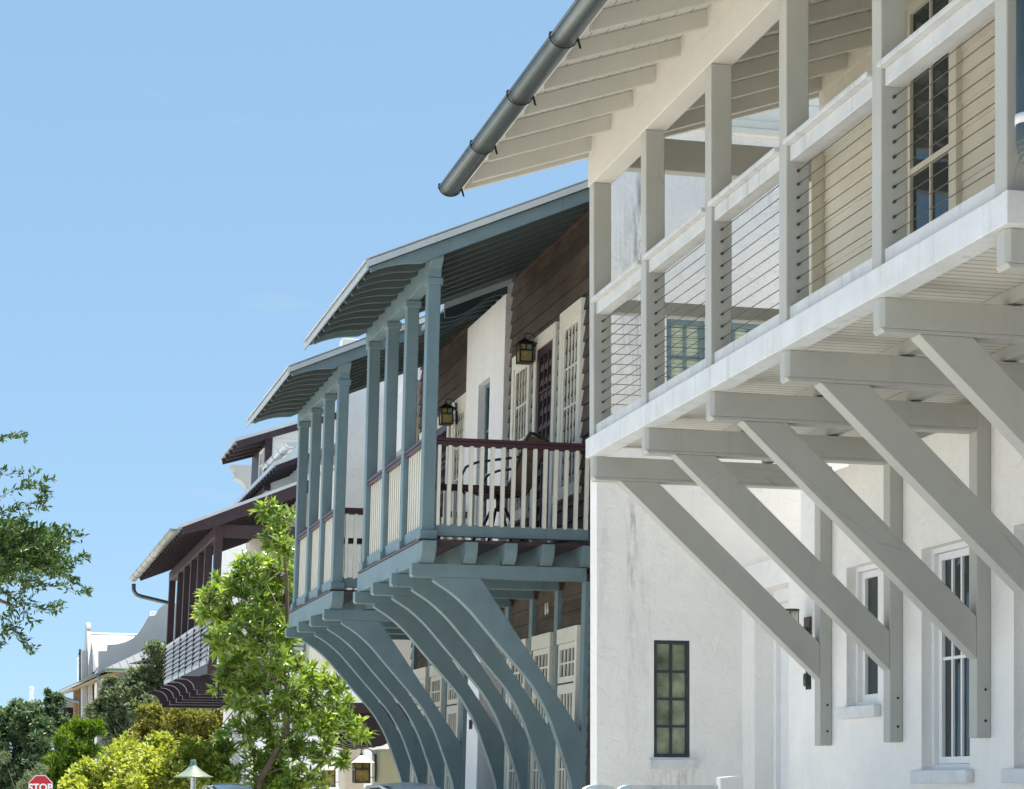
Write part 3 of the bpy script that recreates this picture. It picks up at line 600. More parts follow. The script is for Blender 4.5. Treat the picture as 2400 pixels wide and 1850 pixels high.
def gate_piers():
    """stucco piers and wall of the side yard between the teal and the plum house"""
    T = frame(-90)
    def pier(u0, u1, Y, top, m, lab, dep=.6):
        x0, y0, _ = at(u0, HY, Y); w = (u1 - u0) / F * Y / math.cos(T) * .98
        o = House('gate_pier', lab, 'pier', (x0, y0, 0), T, group='stucco piers of the side gate')
        o.part('shaft', MB().box(0, w, 0, dep, 0, top), m, bev=.012)
        o.part('cap', MB().box(-.012, w + .012, -.012, dep + .012, top + .001, top + .03), m, bev=.008)
        return o
    pier(808.5, 853, 36.5, 2.255, M['beige'], 'beige stucco gate pier under the dark plum canopy')
    pier(893, 990, 32.2, 2.16, M['sage'], 'sage green stucco gate pier beside the teal braces', .75)
    x0, y0, _ = at(855, HY, 38.5)
    o = House('yard_wall', 'white painted yard wall behind the hanging copper lanterns', 'wall', (x0 - 2.2, y0 + .3, 0), T)
    o.part('wall', MB().box(0, 4.2, .3, .5, 0, 2.55), M['white'], bev=.01)

# ================================================================== LANTERNS
def lantern(name, label, loc, rot, s, roofm, art, group):
    """arts-and-crafts lantern on a gooseneck; loc = foot of the wall plate, +x = towards the wall"""
    t = thing(name, label, 'wall lantern', loc, rot, group)
    L = .235 * s                                     # arm length
    hz = .02 * s                                    # body hangs at x = -L
    part('wall_plate', MB().box(-.035 * s, 0, -.05 * s, .05 * s, -.20 * s, .22 * s), M['metaldark'] if art != 'plain' else M['copper'], t, bev=.004)
    arm = [(-.03 * s, 0, .10 * s), (-.032 * s, 0, .17 * s), (-.05 * s, 0, .235 * s), (-.09 * s, 0, .285 * s), (-.14 * s, 0, .305 * s), (-L + .03 * s, 0, .30 * s), (-L, 0, .28 * s), (-L, 0, .19 * s)]
    mb = MB().tube(arm, .009 * s, 8); mb.tube([(-.03 * s, 0, -.13 * s), (-L + .09 * s, 0, -.13 * s)], .006 * s, 6); part('arm', mb, M['metaldark'] if art != 'plain' else M['copper'], t)
    zt = .09 * s
    mb = MB(); r = .185 * s
    mb.add([(-L - r, -r, zt), (-L + r, -r, zt), (-L + r, r, zt), (-L - r, r, zt), (-L - .02 * s, -.02 * s, zt + .115 * s), (-L + .02 * s, -.02 * s, zt + .115 * s), (-L + .02 * s, .02 * s, zt + .115 * s), (-L - .02 * s, .02 * s, zt + .115 * s)],
           [(0, 3, 2, 1), (4, 5, 6, 7), (0, 1, 5, 4), (1, 2, 6, 5), (2, 3, 7, 6), (3, 0, 4, 7)])
    mb.lathe([(.02 * s, .11 * s), (.026 * s, .13 * s), (.01 * s, .15 * s)], (-L, 0, zt), 10); part('shade', mb, roofm, t)
    b = .11 * s; z0, z1 = -.20 * s, zt; w = .013 * s; mb = MB()
    for sx in (-1, 1):
        for sy in (-1, 1): mb.box(-L + sx * b - w, -L + sx * b + w, sy * b - w, sy * b + w, z0, z1)
    zm = z1 - .10 * s
    for sg in (-1, 1):
        mb.box(-L - b, -L + b, sg * b - w * .7, sg * b + w * .7, zm - w, zm + w); mb.box(-L + sg * b - w * .7, -L + sg * b + w * .7, -b, b, zm - w, zm + w)
        mb.box(-L - w, -L + w, sg * b - w * .7, sg * b + w * .7, zm, z1); mb.box(-L + sg * b - w * .7, -L + sg * b + w * .7, -w, w, zm, z1)
    mb.box(-L - b - .015 * s, -L + b + .015 * s, -b - .015 * s, b + .015 * s, z0 - .02 * s, z0)
    body = part('cage', mb, M['metaldark'] if art != 'plain' else M['copper'], t)
    q = b - .004 * s
    part('glass', MB().box(-L - q, -L + q, -q, q, z0 + .001, zm), M['amber'], body)
    if art == 'plain': part('glass', MB().box(-L - q, -L + q, -q, q, zm + .0005, z1), M['amber'], body)
    else:
        part('glass', MB().box(-L - q, -L - .0005, -q, q, zm + .0005, z1), M['amber'], body); part('glass', MB().box(-L + .0005, -L + q, -q, q, zm + .0005, z1), M['greenart'], body)
    return t

# ================================================================== BALCONY CHAIR
def chair(H, x, y):
    p = H.world(x, y, 4.037)
    t = thing('sling_chair', 'high brown metal balcony chair with tan sling back behind the cream balusters', 'chair', p, H.root.rotation_euler[2] - R(36))
    w = .27                                          # faces -x; half width along y
    mb = MB()
    for s in (-1, 1):
        mb.tube([(-.30, s * w, .62), (-.02, s * w, .60), (.20, s * w, .60), (.24, s * w, .66), (.42, s * w, 1.10), (.45, s * w, 1.14)], .017, 8)
        mb.tube([(.33, s * (w + .02), .90), (.1, s * (w + .03), .885), (-.12, s * (w + .03), .87), (-.24, s * (w + .03), .83), (-.30, s * (w + .02), .74), (-.30, s * w, .62), (-.27, s * w, .56)], .014, 8)
    mb.tube([(.45, -w, 1.14), (.455, 0, 1.155), (.45, w, 1.14)], .017, 8); mb.tube([(-.30, -w, .62), (-.30, w, .62)], .014, 8); mb.tube([(.33, -w, .9), (.36, 0, .9), (.33, w, .9)], .012, 8)
    part('frame', mb, M['bronze'], t)
    mb = MB(); prof = [(-.29, .625), (-.1, .605), (.1, .60), (.2, .605), (.245, .66), (.33, .88), (.435, 1.125)]
    vs = []; fs = []; n = 6
    for (px, pz) in prof:
        for i in range(n + 1): yy = -w + .012 + (2 * w - .024) * i / n; sag = .02 * math.sin(math.pi * i / n); vs.append((px + (sag if pz > .62 else 0), yy, pz - (sag if pz <= .62 else 0)))
    for i in range(len(prof) - 1):
        for j in range(n): fs.append((i * (n + 1) + j, i * (n + 1) + j + 1, (i + 1) * (n + 1) + j + 1, (i + 1) * (n + 1) + j))
    k = len(vs); vs2 = [(a + .006, b, c - .006) for a, b, c in vs]
    mb.add(vs + vs2, fs + [tuple(k + i for i in f[::-1]) for f in fs], True); part('sling', mb, M['tan'], t)
    mb = MB(); mb.tube([(0, 0, .58), (0, 0, .40)], .03, 10); mb.box(-.2, .2, -.2, .2, .56, .585)
    for sx in (-1, 1):
        for sy in (-1, 1): mb.tube([(sx * .05, sy * .05, .44), (sx * .12, sy * .12, .25), (sx * .25, sy * .24, .0)], .016, 8)
    n = 20; mb.tube([(.19 * math.cos(2 * math.pi * i / n), .19 * math.sin(2 * math.pi * i / n), .16) for i in range(n + 1)], .011, 6)
    part('pedestal', mb, M['bronze'], t)
    return t

# ================================================================== LEAVES AND TREES
def leaf(vs, fs, p, d, up, L, w, fold=.25):
    """one pointed leaf, folded along its rib: 6 vertices, 4 faces"""
    d = d.normalized(); s = d.cross(up); s = s.normalized() if s.length > 1e-4 else d.orthogonal().normalized(); n = s.cross(d)
    o = len(vs); a = p + d * L * .42
    vs += [p, a + s * w * .5 + n * w * fold, p + d * L - n * L * .08, a - s * w * .5 + n * w * fold, a]
    fs += [(o, o + 4, o + 1), (o + 4, o + 2, o + 1), (o, o + 3, o + 4), (o + 4, o + 3, o + 2)]
def rnd_dir(rg): 
    while True:
        v = Vector((rg.uniform(-1, 1), rg.uniform(-1, 1), rg.uniform(-1, 1)))
        if .05 < v.length < 1: return v.normalized()
def leafmesh(name, vs, fs, m, parent):
    me = bpy.data.meshes.new(name); me.from_pydata([tuple(v) for v in vs], [], fs); me.materials.append(m); me.update()
    o = bpy.data.objects.new(name, me); C.objects.link(o); o.parent = parent; return o
def bushy(name, label, cat, Y, base_u, blobs, L, w, n, m, seed, trunk_r=.08, clumps=26, spread=.34, group=None, lift=.25):
    """tree or shrub measured in the photograph: blobs = (u, v, radius px, depth offset m)"""
    bx, by, _ = at(base_u, HY, Y); o = Vector((bx, by, 0))
    return bush(name, label, cat, o, [(Vector(at(u, v, Y + dy)) - o, r / F * (Y + dy)) for u, v, r, dy in blobs], L, w, n, m, seed, trunk_r, clumps, spread, group, lift)
def bush(name, label, cat, o, blobs, L, w, n, m, seed, trunk_r, clumps, spread, group=None, lift=.25):
    """leaves gather in many small clumps through each blob (centre, radius)"""
    rg = random.Random(seed); t = thing(name, label, cat, o, 0, group)
    vs = []; fs = []; br = MB(); tot = sum(r * r for c, r in blobs); top = max((c for c, r in blobs), key=lambda p: p.z); rm = sum(r for c, r in blobs) / len(blobs)
    br.tube([(0, 0, 0), (.03, .02, top.z * .35), tuple(Vector((top.x * .5, top.y * .5, top.z * .7)))], [trunk_r, trunk_r * .8, trunk_r * .4], 8)
    for (c, rr) in blobs:
        nb = max(20, int(n * rr * rr / tot)); kc = max(6, int(30 * rr / rm))
        br.tube([(.02, .02, top.z * .3), tuple(c * .6 + Vector((0, 0, .05))), tuple(c)], [trunk_r * .5, trunk_r * .3, trunk_r * .1], 6)
        cl = []
        for _ in range(kc):
            d = rnd_dir(rg); cl.append((c + Vector((d.x, d.y, d.z * .9)) * rr * rg.uniform(.45, 1.0), rr * spread * rg.uniform(.6, 1.25)))
            if rg.random() < .3: br.tube([tuple(c), tuple(c.lerp(cl[-1][0], .6) + Vector((0, 0, .02))), tuple(cl[-1][0])], [trunk_r * .10, trunk_r * .07, trunk_r * .03], 5)
        for _ in range(nb):
            q, qr = rg.choice(cl); d = rnd_dir(rg); p = q + d * qr * rg.random() ** .45
            if p.z < .1: continue
            dd = (d * .7 + rnd_dir(rg) * .6 + Vector((0, 0, lift))).normalized(); sc = rg.uniform(.7, 1.25)
            leaf(vs, fs, p, dd, rnd_dir(rg) * .5 + Vector((0, 0, 1)), L * sc, w * sc)
    part('trunk', br, M['bark'], t); leafmesh('crown', vs, fs, m, t)
    return t

LM = {}
LM['magnolia'] = leafmat('glossy_leaf', (.065, .135, .024), (.28, .39, .085), .22, .42, .8, (.50, .56, .16))
LM['oak'] = leafmat('oak_leaf', (.026, .07, .016), (.075, .145, .032), .45, .22, .3, (.12, .18, .045))
LM['yellow'] = leafmat('lime_leaf', (.20, .265, .04), (.40, .445, .10), .45, .38, .4, (.58, .58, .28))
LM['olive'] = leafmat('olive_leaf', (.11, .135, .028), (.25, .25, .06), .5, .34, .4, (.36, .29, .06))
LM['grey'] = leafmat('grey_green_leaf', (.06, .095, .042), (.20, .24, .125), .5, .3, .4, (.3, .34, .2))
LM['dark'] = leafmat('dark_green_leaf', (.028, .07, .03), (.11, .17, .075), .45, .3, .4, (.22, .27, .13))
LM['fresh'] = leafmat('fresh_green_leaf', (.05, .12, .012), (.12, .20, .02), .5, .35, .4, (.2, .27, .03))

def street_tree():
    rg = random.Random(5); Y = 31.2; bx, by, _ = at(612, HY, Y)
    t = thing('street_tree', 'slender glossy leaved street tree in front of the plum balcony', 'tree', (bx, by, 0)); o = Vector((bx, by, 0))
    P3 = lambda u, v, dy=0: Vector(at(u, v, Y + dy)) - o
    br = MB()
    main = [(0, 0, 0), tuple(P3(608, 1830)), tuple(P3(664, 1740)) if False else tuple(P3(678 - 5, 1720)), tuple(P3(672, 1620)), tuple(P3(674, 1480)), tuple(P3(672, 1350)), tuple(P3(655, 1230)), tuple(P3(650, 1185))]
    br.tube(main, [.06, .05, .045, .04, .034, .026, .016, .006], 10)
    limbs = [[(674, 1600), (630, 1520), (590, 1480), (545, 1440), (500, 1440)], [(672, 1540), (640, 1560), (600, 1600), (560, 1650), (520, 1700)], [(674, 1480), (640, 1400), (610, 1340), (560, 1330)],
             [(672, 1700), (720, 1660), (745, 1600), (790, 1580)], [(672, 1720), (740, 1700), (800, 1690), (855, 1700)], [(672, 1660), (600, 1700), (540, 1770), (500, 1800)], [(668, 1750), (720, 1740), (770, 1750), (800, 1760)],
             [(672, 1420), (620, 1420), (560, 1400), (490, 1385)], [(674, 1500), (700, 1560), (735, 1560)], [(620, 1815), (660, 1800), (720, 1820), (760, 1840)], [(612, 1830), (570, 1800), (540, 1830)], [(660, 1250), (630, 1215), (615, 1180)], [(666, 1300), (700, 1280), (716, 1235)]]
    for i, l in enumerate(limbs):
        dz = rg.uniform(-.5, .5); pts = [tuple(P3(u, v, dz * j / len(l))) for j, (u, v) in enumerate(l)]
        br.tube(pts, [.019 * (1 - .8 * j / len(l)) for j in range(len(l))], 7)
    blobs = [(618, 1195, 26), (650, 1215, 34), (640, 1265, 36), (672, 1290, 34), (585, 1330, 40), (640, 1340, 50), (545, 1370, 45), (600, 1400, 55), (660, 1410, 48), (500, 1400, 32), (480, 1435, 28), (535, 1450, 48), (600, 1470, 55), (660, 1490, 48),
             (520, 1500, 40), (570, 1540, 50), (640, 1555, 50), (530, 1565, 32), (515, 1600, 26), (690, 1560, 38), (740, 1590, 42), (680, 1620, 36), (655, 1650, 34), (700, 1690, 34), (610, 1660, 30), (780, 1610, 34), (590, 1610, 36), (560, 1640, 30), (720, 1650, 42), (790, 1665, 40), (830, 1700, 30), (850, 1722, 18), (760, 1700, 32),
             (620, 1690, 34), (570, 1710, 36), (520, 1755, 42), (500, 1790, 26), (650, 1740, 40), (700, 1755, 42), (760, 1765, 34), (800, 1775, 16), (600, 1780, 42), (650, 1810, 45), (560, 1810, 22), (700, 1830, 40), (745, 1840, 30), (610, 1850, 46), (680, 1870, 50), (560, 1880, 40), (640, 1900, 60)]
    vs = []; fs = []
    for (u, v, r) in blobs:
        dc = rg.uniform(-.55, .55); rr = r / F * Y; c = P3(u, v, dc)
        for _ in range(max(7, int(r * r / 54))):
            d = rnd_dir(rg); p = c + d * rr * rg.random() ** .5
            tw = (d * .9 + Vector((0, 0, .5)) + rnd_dir(rg) * .4).normalized()
            br.tube([tuple(p - tw * .16 - d * .06), tuple(p)], [.006, .004], 5, cap=False)
            k = rg.randint(7, 11); a0 = rg.random() * 6.28; u1 = tw.orthogonal().normalized(); u2 = tw.cross(u1)
            for i in range(k):
                a = a0 + i * 2.4; out = u1 * math.cos(a) + u2 * math.sin(a); el = rg.uniform(.15, 1.5)
                dd = (out + tw * el + Vector((0, 0, rg.uniform(-.35, .15)))).normalized()
                leaf(vs, fs, p - tw * rg.uniform(-.02, .06), dd, tw, rg.uniform(.12, .205), rg.uniform(.04, .06), .12)
    part('trunk', br, M['bark'], t, weld=False); leafmesh('crown', vs, fs, LM['magnolia'], t)
    return t

def oak():
    rg = random.Random(11); Y = 17.0; bx, by, _ = at(-420, HY, Y)
    t = thing('oak_tree', 'oak with small dark leaves reaching in from the left edge', 'tree', (bx, by, 0)); o = Vector((bx, by, 0))
    P3 = lambda u, v, dy=0: Vector(at(u, v, Y + dy)) - o
    br = MB(); vs = []; fs = []
    br.tube([(0, 0, 0), (.03, 0, 1.2), (.0, .05, 2.4), (.05, 0, 3.4), (.1, 0, 4.6)], [.19, .16, .14, .1, .05], 12)
    def twig(pts, dens=1.0, side=1.0):
        P = [P3(u, v, dy) for u, v, dy in pts]
        n = max(2, int(sum((P[i + 1] - P[i]).length for i in range(len(P) - 1)) / .016))
        br.tube([tuple(p) for p in P], [.0032 * (1 - .6 * i / len(P)) for i in range(len(P))], 4, cap=False)
        for q in range(n):
            s = q / n * (len(P) - 1); i = int(s); p = P[i].lerp(P[i + 1], s - i); d = (P[i + 1] - P[i]).normalized()
            for _ in range(2 if rg.random() < dens else 1):
                dd = (d * .7 + rnd_dir(rg) * .8 + Vector((0, 0, .12))).normalized(); l = rg.uniform(.038, .068)
                leaf(vs, fs, p + rnd_dir(rg) * .02 * side, dd, rnd_dir(rg) + Vector((0, 0, .6)), l, l * rg.uniform(.32, .44), .15)
    limbs = [[(-380, 1600), (-200, 1420), (-60, 1340), (40, 1310), (120, 1300)], [(-400, 1500), (-220, 1300), (-80, 1200), (0, 1160)], [(-400, 1560), (-150, 1420), (-20, 1400), (30, 1420)], [(-400, 1400), (-200, 1150), (-60, 1050), (0, 1028)], [(-390, 1640), (-250, 1560), (-60, 1540)]]
    for l in limbs:
        dy = rg.uniform(-.3, .3); br.tube([tuple(P3(u, v, dy * i / 4)) for i, (u, v) in enumerate(l)], [.035 * (1 - .85 * i / len(l)) for i in range(len(l))], 7)
    S = [[(-40, 1045), (0, 1030), (30, 1022), (60, 1018)], [(-60, 1135), (0, 1112), (48, 1110)], [(-30, 1180), (34, 1149), (86, 1135), (127, 1120)], [(60, 1142), (64, 1128), (66, 1120)], [(90, 1134), (104, 1155), (94, 1178)], [(-20, 1210), (7, 1198), (45, 1190), (110, 1197)], [(60, 1190), (82, 1175), (98, 1180)],
         [(60, 1300), (138, 1266), (193, 1249)], [(60, 1330), (148, 1324), (180, 1312), (196, 1302)], [(50, 1370), (131, 1376), (160, 1364), (179, 1362)], [(150, 1372), (189, 1392), (200, 1384), (213, 1378)], [(20, 1400), (69, 1421), (110, 1430), (148, 1424)], [(120, 1428), (140, 1418), (146, 1412)],
         [(-10, 1370), (17, 1393), (34, 1479), (55, 1510), (69, 1531)], [(30, 1470), (48, 1490), (75, 1533)], [(0, 1440), (8, 1480), (4, 1488)], [(40, 1400), (60, 1440), (75, 1465)], [(30, 1420), (20, 1460), (10, 1490)], [(-40, 1500), (-10, 1510), (8, 1508)]]
    for s in S:
        dy = rg.uniform(-.25, .25)
        twig([(u, v, dy) for u, v in s], 1.0)
        for _ in range(3):
            k = rg.randrange(len(s) - 1); f = rg.random(); u = s[k][0] + (s[k + 1][0] - s[k][0]) * f; v = s[k][1] + (s[k + 1][1] - s[k][1]) * f
            twig([(u, v, dy), (u + rg.uniform(5, 22), v + rg.uniform(-20, 16), dy + rg.uniform(-.08, .08))], .9)
    # the dense middle of the spray
    for _ in range(260):
        u = rg.uniform(-70, 125); v = 1300 + rg.gauss(0, 42) + (abs(u - 30) * .1)
        if u > 60 and abs(v - 1300) > 62: continue
        dy = rg.uniform(-.45, .45); a = rg.uniform(-.9, .6); l = rg.uniform(30, 58)
        twig([(u, v, dy), (u + l * .5 * math.cos(a), v + l * .5 * math.sin(a) - 3, dy + rg.uniform(-.1, .1)), (u + l * math.cos(a), v + l * math.sin(a), dy + rg.uniform(-.15, .15))], .8)
    # rest of the crown, outside the frame
    for _ in range(420):
        d = rnd_dir(rg); c = Vector((-.1, .1, 4.2)) + Vector((d.x * 1.45, d.y * 1.5, d.z * 1.5)) * rg.uniform(.5, 1); w = c + o
        u = CX + F * w.x / w.y
        if u > -70: continue
        p = c; 
        for _ in range(26):
            dd = (rnd_dir(rg) + d * .5).normalized(); l = rg.uniform(.035, .06); leaf(vs, fs, p + rnd_dir(rg) * rg.uniform(.02, .2), dd, rnd_dir(rg) + Vector((0, 0, .6)), l, l * .32, .15)
    part('trunk', br, M['bark'], t, weld=False); leafmesh('crown', vs, fs, LM['oak'], t)
    return t

# ================================================================== FAR HOUSES
def far_houses():
    th = frame(-100); Y = 80.0; x, y, _ = at(231, HY, Y)
    H = House('gable_house', 'white house with a curved gable parapet greyed as shade and bright white roof far down the street', 'house', (x, y, 0), th)
    k = .19005 * Y / F / math.cos(th)
    B = lambda px: (px - 690) * k
    Z = lambda py: EYE + (HY - 1400 - .19005 * py) * Y / F
    prof = [(675, 0), (675, 950), (690, 900), (690, 662), (790, 660), (797, 580), (900, 575), (1000, 546), (1090, 500), (1160, 430), (1215, 340), (1262, 255), (1280, 222), (1345, 216), (1372, 190), (1395, 135), (1440, 85), (1500, 62), (1570, 55), (1640, 62), (1700, 85), (1745, 135), (1768, 190), (1795, 216), (1860, 222), (1925, 340), (2050, 500), (2240, 575), (2340, 580), (2350, 660), (2450, 660)]
    pts = [(B(a), Z(b)) for a, b in prof[1:]] + [(B(2450), 0), (B(675), 0)]
    H.part('gable_wall', MB().prism(pts, 'y', 0, .4), M['greyroof'])
    window(H, 'y', -.03, B(1242), B(1500), Z(750), Z(548), .06, 3, 2, .03, 0, M['teal'], M['glass'])
    H.part('roof', MB().prism([(.42, Z(850)), (4.2, Z(352)), (8, Z(850)), (8, Z(880)), (.42, Z(880))], 'x', B(672), B(2400)), M['whiteroof'])
    H.part('ridge_cap', MB().prism([(4.0, Z(362)), (4.2, Z(342)), (4.4, Z(362))], 'x', B(676), B(2400)), M['white'])
    H.part('chimney', MB().box(B(1362), B(1420), 2.0, 2.6, 5, Z(104)), M['stucco'], bev=.02)
    n = 6
    pp = [(2.6, 0), (2.6, Z(800)), (3.0, Z(600)), (3.4, Z(420)), (3.6, Z(330))] + [(4.2 - .6 * math.cos(math.pi * i / n), Z(300) + (Z(213) - Z(300)) * math.sin(math.pi * i / n)) for i in range(n + 1)] + [(4.8, Z(330)), (5.0, Z(420)), (5.4, Z(600)), (5.8, Z(800)), (5.8, 0)]
    H.part('side_parapet', MB().prism(pp, 'x', B(618), B(670)), M['greyroof'])
    H.part('side_wall', MB().box(B(552), B(614), 3, 4.0, 0, Z(600)), M['greyroof'])
    H.part('body', MB().box(B(690), B(2400), .45, 8, 0, Z(890)), M['stucco'])
    # dark clad neighbour
    N = House('dark_house', 'narrow dark clad house behind the white gabled house', 'house', ((186 - CX) / F * 85, 85, 0), th)
    N.part('wall', MB().box(0, .9, 0, .35, 0, Z(640) + .12), mat('charcoal_cladding', (.05, .055, .065), .6, .1, 4), bev=.02)
    N.part('roof', MB().box(-.03, .94, -.03, .4, Z(640) + .122, Z(640) + .17), M['metaldark'])
    N.part('vent_pipe', MB().tube([(.04, .15, Z(640)), (.04, .15, Z(600) + .22)], .05, 8), M['metaldark'])
    # slim white towers still further off
    for u, v, w, Yt, lab in ((185, 1545, 8, 100, 'slim white tower behind the dark clad house'), (74, 1612, 9, 100, 'slim white chimney rising over the dark green trees at far left')):
        xx, yy, zz = at(u, v, Yt); r = w / F * Yt / 2
        o = House('chimney', lab, 'chimney', (xx, yy, 0), th)
        o.part('shaft', MB().box(-r, r, -r, r, 0, zz - r), M['stucco'], bev=.02); o.part('cap', MB().lathe([(r * 1.25, -r), (r * 1.25, -.02), (r * 1.05, .04), (.01, .06)], (0, 0, zz), 12), M['stucco'])
    # porch house with ochre timber
    th2 = R(17.8); Y = 74.0; x, y, ze = at(231, 1582, Y)
    P = House('porch_house', 'house with a metal roofed ochre timber porch and blue downspout behind the shrubs', 'house', (x, y, 0), th2)
    z = ze; kk = .19005 * Y / F
    P.part('porch_roof', MB().prism([(-.02, z + .03), (2.4, z + .75), (2.4, z + .82), (-.02, z + .10)], 'y', 0, 15), M['dullmetal'])
    P.part('soffit', MB().prism([(.1, z - .10), (1.6, z + .35), (1.6, z + .42), (.1, z - .02)], 'y', .1, 14.9), M['ochre'])
    g = gutter(P, 0, z + .03, .085, 0, 15, [], M['metal'])
    # hip roof facing the street corner
    hip = MB(); e0, e1 = .30, 2.4
    w0, w1 = (745 - 690) * kk, (1500 - 690) * kk + 1.6
    zt = lambda py: EYE + (HY - 1400 - .19005 * py) * Y / F
    zr_ = zt(480); ze_ = zt(890); dx = 2.45
    hip.add([(w0, -.6, ze_), (w1 + 1.2, -.6, ze_), (w1 + 1.2, 2.8, zr_), (w0 + dx, 2.8, zr_), (w0, 6.5, ze_)], [(0, 1, 2, 3), (0, 3, 4)])
    hip.add([(w0, -.6, ze_ - .08), (w1 + 1.2, -.6, ze_ - .08), (w1 + 1.2, 6, ze_ - .08), (w0, 6.5, ze_ - .08)], [(0, 1, 2, 3)])
    for i in range(1, 14):
        xx = w0 + i * .30; f_ = min(1, (xx - w0) / dx); hip.prism([(-.6, ze_ - .01), (-.6 + 3.4 * f_, ze_ + (zr_ - ze_) * f_ - .01), (-.6 + 3.4 * f_, ze_ + (zr_ - ze_) * f_ + .025), (-.6, ze_ + .025)], 'x', xx - .012, xx + .012)
    P.part('hip_roof', hip, mat('standing_seam_metal', (.19, .195, .20), .5, .06, 3, .1, 50, metallic=.15)); gh = MB(); gh.tube([(w0, -.64, zt(905)), (w1 + 1.2, -.64, zt(905))], .075, 8); P.part('gutter', gh, M['lampgreen'])
    P.part('wall', MB().box(1.75, 8, 1.2, 15, 0, z + .3), mat('slate_blue_wall', (.10, .12, .13), .8, .1, 3), bev=.01)
    def lo(u, v, a):      # photograph -> local point with given a
        c, q = math.cos(th2), math.sin(th2); k_ = (u - CX) / F; Yp = (a + c * y - q * x) / (c - q * k_); X = k_ * Yp
        return c * (X - x) + q * (Yp - y), EYE + (HY - v) / F * Yp
    def slab(nm, u0, u1, v0, v1, a, dep, m):
        b0, z1 = lo(u0, v0, a); b1, _ = lo(u1, v0, a); z0 = 0 if v1 is None else lo(u0, v1, a)[1]
        P.part(nm, MB().box(b0, b1, a, a + dep, z0, z1), m, bev=.008)
    ochre = mat('ochre_boards', (.34, .235, .12), .6, .14, 4, boards=(0, .16, .1))
    slab('corner_post', 199, 208, 1605, None, 13.6, .16, mat('tan_post', (.46, .37, .24), .6, .1, 4))
    slab('tie_beam', 200, 247, 1600, 1608, 13.75, .15, M['cream'])
    slab('ochre_wall', 173, 199, 1606, None, 14.2, .3, ochre)
    slab('pergola_beam', 208, 250, 1626, 1633, 14.0, .15, M['darkplum']); slab('purlin', 208, 250, 1616, 1618.5, 14.0, .1, M['ochre'])
    slab('screen_wall', 209, 252, 1632, None, 14.8, .2, M['greyroof'])
    slab('slim_post', 226, 229, 1610, None, 14.1, .08, M['darkplum']); slab('slim_post', 240, 243, 1610, None, 14.1, .08, M['darkplum'])
    slab('balcony_band', 148, 173, 1641, 1658, 14.6, .12, M['greyroof']); slab('opening', 149, 173, 1658, None, 14.8, .2, M['darkplum']); slab('end_post', 143, 148, 1630, None, 14.5, .15, M['greyroof'])
    slab('near_post', 289, 296, 1580, None, 1.0, .16, M['ochre'])
    b0, _ = lo(143, 1624, 14.9); p1 = lo(146, 1634, 14.5); p2 = lo(201, 1650, 13.5)
    mb = MB(); mb.tube([(.0, 14.9, z), (.0, 14.9, z - .16), (p1[0], 14.6, p1[1]), (p2[0] - .05, 13.5, p2[1]), (p2[0], 13.5, p2[1] - .08), (p2[0], 13.5, 0)], .052, 8)
    q1 = lo(236, 1600, .3); q2 = lo(262, 1607, .6)
    mb.tube([(.02, .2, z + .02), (q1[0] - .06, .3, q1[1] + .05), (q1[0] + .06, .4, q1[1] - .06), (q2[0], .6, q2[1]), (q2[0] + .05, .6, q2[1] - .1), (q2[0] + .05, .6, 0)], .05, 8)
    P.part('downspout', mb, mat('blue_downspout', (.16, .27, .33), .4, .05, 5))
    # scroll parapet peeping over the plum house
    Y = 62.0; x, y, _ = at(600, HY, Y)
    S = House('scroll_parapet_house', 'white house whose scrolled parapet end peeps over the plum house roof', 'house', (x, y, 0), th)
    q = Y / F / math.cos(th); b = lambda u: (u - 600) * q; zz = lambda v: EYE + (HY - v) * Y / F; n = 8
    pr = [(b(544), zz(1091)), (b(544), zz(1100)), (b(550), zz(1101)), (b(550), zz(1107)), (b(556), zz(1108)), (b(556), zz(1114)), (b(552), zz(1115)), (b(552), zz(1122))] + [(b(556 + 26 * math.sin(math.pi / 2 * i / n)), zz(1124 + 44 * (1 - math.cos(math.pi / 2 * i / n)))) for i in range(n + 1)] + [(b(583), 0), (b(820), 0), (b(820), zz(1093))]
    S.part('parapet', MB().prism(pr, 'y', 0, .5), M['greyroof']); S.part('body', MB().box(b(590), b(820), .55, 9, 0, zz(1180)), M['stucco'])

# ================================================================== STREET FURNITURE
def letters(txt, size, m, parent, loc, rot, depth=.004, bold=0):
    cu = bpy.data.curves.new('letters', 'FONT'); cu.body = txt; cu.size = size; cu.extrude = depth; cu.align_x = 'CENTER'; cu.align_y = 'CENTER'; cu.offset = bold
    o = bpy.data.objects.new('tmp', cu); C.objects.link(o); dg = bpy.context.evaluated_depsgraph_get()
    me = bpy.data.meshes.new_from_object(o.evaluated_get(dg)); bpy.data.objects.remove(o)
    me.materials.clear(); me.materials.append(m)
    l = bpy.data.objects.new('letters', me); C.objects.link(l); l.parent = parent; l.location = loc; l.rotation_euler = rot; return l
def stop_sign():
    Y = 50.0; r = .5 * 56 / F * Y / math.cos(R(22.5)); x, y, z = at(95, 1845.5, Y)
    t = thing('stop_sign', 'red octagonal sign reading STOP in front of the dark green trees', 'stop sign', (x, y, 0))
    oc = lambda rr: [(rr * math.cos(R(22.5 + 45 * i)), z + rr * math.sin(R(22.5 + 45 * i))) for i in range(8)]
    p = part('plate', MB().prism(oc(r), 'y', 0, .006), M['signwhite'], t)
    part('face', MB().prism(oc(r * .94), 'y', -.005, -.0006), M['red'], p)
    letters('STOP', .245, M['signwhite'], p, (0, -.009, z - .012), (R(90), 0, 0), .002, .007)
    part('post', MB().box(-.03, .03, .008, .05, 0, z + r + .06), M['lampcap'], t, bev=.004)
